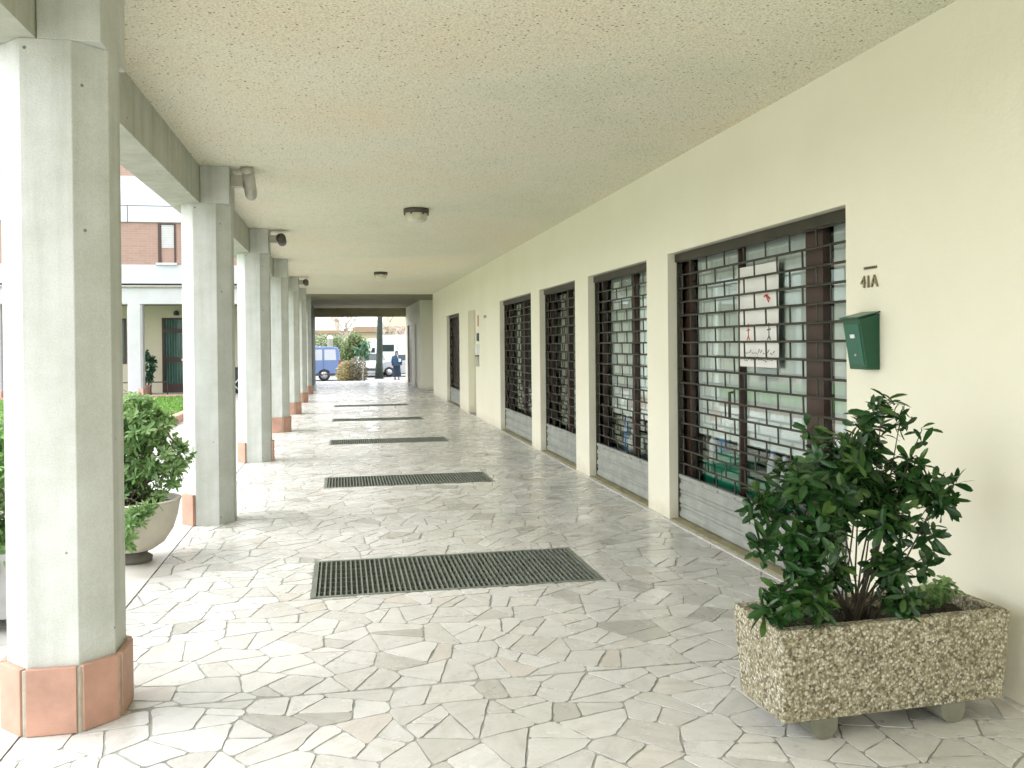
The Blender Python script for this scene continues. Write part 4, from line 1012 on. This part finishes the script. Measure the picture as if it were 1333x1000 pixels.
for x in (-1.6, 1.46): wheel(vn, x, .11, .32, .32)
for x in (-1.6, 1.46): wheel(vn, x, 1.62, .32, .32)
mb('redlight').box(2.28, 2.37, -.004, .14, .75, 1.15).build('tail_light', vn)
# camper van behind the dark trunk
cp = thing('camper_van', (2.2, 59.2, Z0), 'white camper van with overcab bunk parked behind the dark tree trunk', 'camper van')
P_ = [(-1.3, .3), (-1.1, .3), (-1.0, .6), (-.7, .72), (-.4, .6), (-.3, .3), (2.1, .3), (2.2, .6), (2.5, .72), (2.8, .6), (2.9, .3), (3.9, .32), (3.95, 2.5), (3.85, 2.62), (.4, 2.62), (.35, 2.38), (-.9, 2.38), (-1.05, 2.25), (-.95, 1.9), (-.35, 1.85), (-.75, 1.25), (-1.35, 1.1), (-1.42, .5)]
vehicle(cp, P_, 0, 2.1, 'white_paint', 0)
for pts in ([(-.35, 1.32), (-.02, 1.32), (-.02, 1.78), (-.18, 1.78)], [(.2, 1.52), (1.25, 1.52), (1.25, 1.98), (.2, 1.98)], [(2.4, 1.5), (3.2, 1.5), (3.2, 1.95), (2.4, 1.95)]): 
    panel('window_dark', pts, -.003, 'window', cp)
panel('redlight', [(-.9, .86), (3.9, .86), (3.9, .90), (-.9, .90)], -.003, 'stripe', cp)
panel('ink', [(1.5, .4), (1.52, .4), (1.52, 2.1), (1.5, 2.1)], -.003, 'door_gap', cp)
for x in (-.7, 2.5): wheel(cp, x, .12, .33, .33)
# cars
def car(loc, rz, m, label, lights):
    t = thing('parked_car', loc, label, 'car', 'cars parked in the street beyond the arcade', rz)
    P_ = [(-2.0, .3), (-1.7, .28), (-1.6, .5), (-1.35, .62), (-1.1, .5), (-1.0, .26), (.95, .26), (1.05, .5), (1.3, .62), (1.55, .5), (1.65, .28), (2.0, .32), (2.05, .6), (1.98, .88), (1.5, .96), (1.0, 1.4), (.7, 1.46), (-.5, 1.45), (-1.1, 1.0), (-1.85, .86), (-2.05, .6)]
    vehicle(t, P_, -.82, .82, m, .16)
    for s in (-1, 1):
        for pts in ([(-.92, 1.0), (.1, 1.0), (.1, 1.36), (-.42, 1.36)], [(.18, 1.0), (1.18, 1.0), (.85, 1.34), (.18, 1.36)]):
            b = mb('window_dark'); b.add([(x, s*(.83-.16*(z-.95)/.51+.004), z) for x, z in pts], [tuple(range(4))]); b.build('window', t)
        b = mb(lights); b.box(-2.06, -1.96, s*.6-.16, s*.6+.16, .62, .78); b.build('headlight', t)
        for x in (-1.35, 1.3): wheel(t, x, s*.74, .3, .3, .18)
    b = mb('window_dark'); b.add([(-1.09, -.64, 1.02), (-1.09, .64, 1.02), (-.54, .58, 1.43), (-.54, -.58, 1.43)], [(0, 1, 2, 3)])
    for v_ in range(4): pass
    b.v = [(x-.02, y, z+.012) for x, y, z in b.v]; b.build('windscreen', t)
    b = mb('ink'); b.box(-2.07, -1.99, -.5, .5, .42, .56); b.build('grille', t)
    return t
car((1.78, 55.5, Z0), R(82), 'white_paint', 'white car facing the arcade between the small tree and the dark trunk', 'white_plastic')
car((4.2, 54.8, Z0), R(176), 'silver', 'silver car standing behind the walking person', 'redlight')

# clipped round bush, straw coloured on one side
def bush(name, loc, r, sq, lm, n, L, W, label, seed, cat='bush', parent=None):
    t = thing(name, loc, label, cat)
    rn = random.Random(seed); b = mb(lm)
    for _ in range(n):
        u = rv(rn); u.z = u.z*1.0
        u.normalize(); k = rn.uniform(.8, 1.03) if rn.random() < .8 else rn.uniform(.3, .8)
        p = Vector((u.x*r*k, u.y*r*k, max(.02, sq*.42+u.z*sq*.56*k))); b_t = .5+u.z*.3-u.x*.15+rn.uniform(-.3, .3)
        leaf(b, p, (u+rv(rn)*.8), u, L*rn.uniform(.6, 1.2), W, .2, .1, b_t)
    b.build('foliage', t)
    s = mb('stem')
    for k in range(6): s.tube([(0, 0, 0), (math.cos(k)*r*.4, math.sin(k)*r*.4, sq*.5)], [.03, .012], 5, False)
    s.build('stem', t); return t
g1 = bush('clipped_bush', (.28, 45.2, Z0+.05), .52, 1.1, 'leaf_dry', 2300, .12, .05, 'straw coloured rounded bush on the pale pavement beyond the arcade', 41)
g2 = bush('clipped_bush', (.78, 45.0, Z0+.05), .46, 1.32, 'leaf_grey', 2000, .11, .05, 'dull grey green rounded bush behind the thin young tree', 42)
def tree(loc, label, h_, r0, lean, crown, lm, n, L, W, seed, bark='bark', limbs=5, name='tree', twig=None):
    t = thing(name, loc, label, 'tree'); rn = random.Random(seed)
    b = mb(bark); N = 7
    trunk = [Vector((lean*(i/N)**1.3+rn.uniform(-.02, .02)*h_*.2, rn.uniform(-.01, .01)*h_, h_*i/N)) for i in range(N+1)]
    trunk[0] = Vector((0, 0, 0)); b.tube(trunk, [r0*(1.25 if i == 0 else 1)*(1-.45*i/N) for i in range(N+1)], 10)
    tips = []
    for k in range(limbs):
        p0 = trunk[rn.randint(N-3, N)]; a = k*2*PI/limbs+rn.uniform(-.4, .4); q = Vector((math.cos(a), math.sin(a), rn.uniform(.5, 1.3)))*h_*.22
        b.tube([p0, p0+q*.5+rv(rn)*.05, p0+q], [r0*.4, r0*.26, r0*.12], 6); tips.append(p0+q)
        for _ in range(3):
            e = p0+q+(rv(rn)+Vector((0, 0, .5)))*h_*.10; b.tube([p0+q*.7, e], [r0*.15, r0*.04], 4); tips.append(e)
    b.build('trunk', t)
    if twig:
        s = mb('twig')
        for e in tips:
            for _ in range(twig):
                q = (rv(rn)+Vector((0, 0, .3)))*h_*.12; s.tube([e, e+q*.5+rv(rn)*.05, e+q], [.022, .014, .006], 4, False)
        s.build('twigs', t)
    if n:
        c = mb(lm)
        for _ in range(n):
            cc, rr = crown[rn.randrange(len(crown))]; u = rv(rn); p = Vector(cc)+u*rr*(rn.random()**.45)
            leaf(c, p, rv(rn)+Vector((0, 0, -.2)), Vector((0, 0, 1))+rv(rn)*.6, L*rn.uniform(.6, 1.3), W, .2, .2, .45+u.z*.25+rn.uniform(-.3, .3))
        c.build('crown', t)
    return t
tree((1.02, 44.2, Z0+.03), 'thin young tree with a small dark green crown in front of the grey bush', 1.75, .022, .05, [((.1, 0, 1.65), .25), ((-.12, 0, 1.5), .2), ((.18, 0, 1.4), .2), ((-.25, 0, 1.62), .14), ((.1, 0, 1.9), .2)], 'leaf_tree', 420, .16, .07, 51, 'palebark', 4)
tree((.75, 56, Z0), 'leafy pale green tree behind the rounded bushes', 2.2, .10, .1, [((-.25, 0, 1.9), .62), ((.45, 0, 2.0), .6), ((.1, 0, 2.35), .5), ((-.5, 0, 1.3), .5), ((.6, 0, 1.4), .5), ((0, 0, 1.0), .5)], 'leaf_hedge', 3000, .17, .08, 52, 'bark', 5)
tree((2.13, 51.5, Z0), 'thick dark mossy tree trunk standing in the street beyond the arcade', 6.4, .21, .12, [((.3, 0, 7.0), 1.4), ((-1, 0, 7.2), 1.1), ((1.4, .3, 6.8), 1.1)], 'leaf_hedge', 900, .2, .09, 53, 'bark', 6, twig=6)
tree((.2, 62, Z0), 'pollarded bare tree with pale stubby branches, beyond the leafy tree', 3.4, .17, .15, [], 'leaf_hedge', 0, .2, .1, 54, 'palebark', 7, twig=9)
tree((3.3, 63, Z0), 'bare twiggy tree rising above the white camper van', 3.6, .10, .1, [], 'leaf_hedge', 0, .2, .1, 55, 'palebark', 6, twig=12)
for i, (x, y) in enumerate([(-.72, 57)]):
    g = thing('gate_pillar', (x, y, Z0), 'short pale round topped pillar standing behind the blue van', 'pillar'); mb('creamhouse').lathe((0, 0, 0), [(.17, 0), (.17, 2.35), (.2, 2.36), (.2, 2.45), (.1, 2.58), (0, 2.62)], 16).build('shaft', g)
hd = mb('leaf_hedge'); rn = random.Random(60)
for _ in range(2600):
    p = Vector((rn.uniform(-3.5, .9), rn.uniform(63.6, 64.6), rn.uniform(Z0, 2.15+.15*math.sin(rn.random()*9)))); leaf(hd, p, rv(rn), Vector((0, -1, .5)), .2, .09, .2, .1, rn.random())
hg = thing('hedge', (0, 0, 0), 'tall green hedge behind the blue van in front of the pale house', 'hedge'); hd.build('foliage', hg)
# houses closing the view
hs1 = thing('house', (-4.0, 74, Z0), 'pale house with brown roof edge seen over the blue van', 'house')
mb('creamhouse').box(-8, 4.9, 0, 8, 0, 2.9).build('wall', hs1); mb('brownband').box(-8.3, 5.2, -.4, 8.3, 2.92, 3.2).build('roof', hs1)
mb('creamhouse').box(-7, 4.0, 1, 8, 3.22, 6.6).build('upper_wall', hs1)
for x in (-3.9, .5, 3.1): 
    f = mb('brownframe').box(x-.08, x+.88, -.04, .0, 1.5, 2.6).build('window', hs1); mb('window_dark').box(x, x+.8, -.06, -.042, 1.58, 2.52).build('pane', f)
hs2 = thing('house', (5.0, 74, Z0), 'ochre house with a brown roof edge seen above the camper van', 'house')
mb('ochre').box(-3.9, 9, 0, 8, 0, 3.0).build('wall', hs2); mb('brownband').box(-4.0, 9.3, -.8, 8.3, 3.02, 3.5).build('roof', hs2)
mb('ochre').box(-1.2, 9, .5, 8, 3.52, 7).build('upper_wall', hs2)
for x in (-2.6, 2): 
    f = mb('brownframe').box(x-.08, x+.88, -.04, .0, 1.2, 2.5).build('window', hs2); mb('window_dark').box(x, x+.8, -.06, -.042, 1.28, 2.42).build('pane', f)
bg_ = thing('garden_wall', (0, 0, 0), 'low pale wall along the far side of the street', 'wall')
mb('creamhouse').box(-40, -8.5, 66, 66.3, Z0, 2.2).build('wall', bg_)

# ---------------------------------------------------------------- person walking
pe = thing('person', (3.03, 49.6, Z0), 'person in dark blue jacket and long navy skirt walking in the street beyond the arcade', 'person')
def skin_body(name, pts, edges, radii, m, parent, root=0):
    me = bpy.data.meshes.new(name); me.from_pydata(pts, edges, []); me.update(); o = bpy.data.objects.new(name, me); col.objects.link(o)
    md = o.modifiers.new('skin', 'SKIN'); md.use_smooth_shade = True
    for i, r in enumerate(radii): me.skin_vertices[0].data[i].radius = r if isinstance(r, tuple) else (r, r)
    me.skin_vertices[0].data[root].use_root = True
    s = o.modifiers.new('sub', 'SUBSURF'); s.levels = 1; s.render_levels = 2
    dg = bpy.context.evaluated_depsgraph_get(); me2 = bpy.data.meshes.new_from_object(o.evaluated_get(dg)); me2.name = name
    o.modifiers.clear(); o.data = me2; me2.materials.clear(); me2.materials.append(M[m]); o.parent = parent
    for p in me2.polygons: p.use_smooth = True
    return o
pts = [(0, 0, .86), (0, 0, 1.05), (0, 0, 1.28), (0, 0, 1.37), (0, -.01, 1.43), (0, -.015, 1.50), (0, -.01, 1.57),
       (-.17, 0, 1.29), (-.23, .02, 1.05), (-.22, -.08, .82), (-.22, -.12, .74), (.17, 0, 1.29), (.24, .0, 1.05), (.23, -.10, .86), (.23, -.14, .78),
       (-.09, 0, .80), (-.10, -.04, .45), (-.10, .06, .09), (-.10, -.06, .035), (.09, 0, .80), (.10, -.1, .46), (.10, -.16, .09), (.10, -.29, .04)]
ed = [(0, 1), (1, 2), (2, 3), (3, 4), (4, 5), (5, 6), (2, 7), (7, 8), (8, 9), (9, 10), (2, 11), (11, 12), (12, 13), (13, 14), (0, 15), (15, 16), (16, 17), (17, 18), (0, 19), (19, 20), (20, 21), (21, 22)]
rad = [(.15, .11), (.13, .10), (.15, .10), .055, .06, (.08, .095), .06, .06, .045, .036, .028, .06, .045, .036, .028, .09, .062, .04, .03, .09, .062, .04, .03]
skin_body('body', pts, ed, rad, 'skin', pe)
# five fingers on each hand
for s in (-1, 1):
    hb = mb('skin'); hx, hy, hz = s*.222, -.125, .74
    if s > 0: hx, hy, hz = .232, -.145, .775
    for k, L in enumerate((.065, .075, .07, .055)):
        oy = -.03+k*.02; hb.tube([(hx, hy+oy, hz-.01), (hx, hy+oy-.005, hz-.01-L*.5), (hx-s*.012, hy+oy-.008, hz-.01-L)], [.009, .0085, .007], 6)
    hb.tube([(hx, hy-.03, hz+.02), (hx-s*.012, hy-.055, hz-.005), (hx-s*.014, hy-.062, hz-.03)], [.011, .010, .008], 6); hb.build('hand', pe)
jk = mb('coat_blue'); jk.sm = True
def ell(z, rx, ry, cx=0, cy=0, n=20): return [(cx+rx*math.cos(2*PI*k/n), cy+ry*math.sin(2*PI*k/n), z) for k in range(n)]
def loft(b, rings):
    n = len(rings[0]); v = sum(rings, []); b.sm = True
    b.add(v, [(i*n+k, i*n+(k+1) % n, (i+1)*n+(k+1) % n, (i+1)*n+k) for i in range(len(rings)-1) for k in range(n)]); b.sm = False
loft(jk, [ell(.78, .24, .18), ell(.95, .22, .165), ell(1.15, .225, .16), ell(1.28, .23, .15), ell(1.35, .16, .12), ell(1.41, .075, .08)])
for s, el, ha in ((-1, (-.245, .02, 1.05), (-.225, -.10, .80)), (1, (.255, 0, 1.05), (.235, -.12, .84))):
    jk.tube([(s*.15, 0, 1.31), (s*.20, .0, 1.27), Vector(el), Vector(ha)], [.075, .075, .062, .052], 12)
jk.build('jacket', pe)
sk = mb('coat_dark'); loft(sk, [ell(.84, .19, .15), ell(.6, .215, .19), ell(.35, .235, .22, 0, -.03), ell(.17, .245, .24, 0, -.05)]); sk.build('skirt', pe)
hr = mb('hair'); loft(hr, [ell(1.41, .085, .075, 0, .03), ell(1.48, .10, .095, 0, .025), ell(1.54, .098, .10, 0, .02), ell(1.60, .075, .08, 0, .015), ell(1.625, .02, .03, 0, .01)]); hr.build('hair', pe)
for s in (-1, 1): mb('hair').tube([(s*.032, -.105, 1.515), (s*.032, -.112, 1.515)], .011, 8).build('eye', pe)
ns = mb('skin'); ns.tube([(0, -.10, 1.51), (0, -.125, 1.485)], [.009, .014], 6)
ns.build('nose', pe)
for s in (-1, 1): mb('skin').tube([(s*.082, -.01, 1.50), (s*.094, .0, 1.50)], [.022, .016], 8).build('ear', pe)
mo = mb('redink'); mo.obox((0, -.108, 1.455), (.022, 0, 0), (0, .004, 0), (0, 0, .005)); mo.build('mouth', pe)
for x_, y_ in ((-.10, 0), (.10, -.21)): mb('ink').obox((x_, y_-.03, .035), (.042, 0, 0), (0, .12, 0), (0, 0, .032)).build('shoe', pe, bevel=.02)
bgx = thing('shoulder_bag', (3.03+.16, 49.6-.20, Z0+.98), 'pale shoulder bag carried by the walking person', 'bag')
mb('white_plastic').box(-.065, .065, -.04, .04, .02, .20).build('body', bgx, bevel=.03); st = mb('white_plastic'); st.tube([(-.08, 0, .22), (-.13, .1, .40), (-.15, .2, .42)], .012, 5); st.build('strap', bgx)
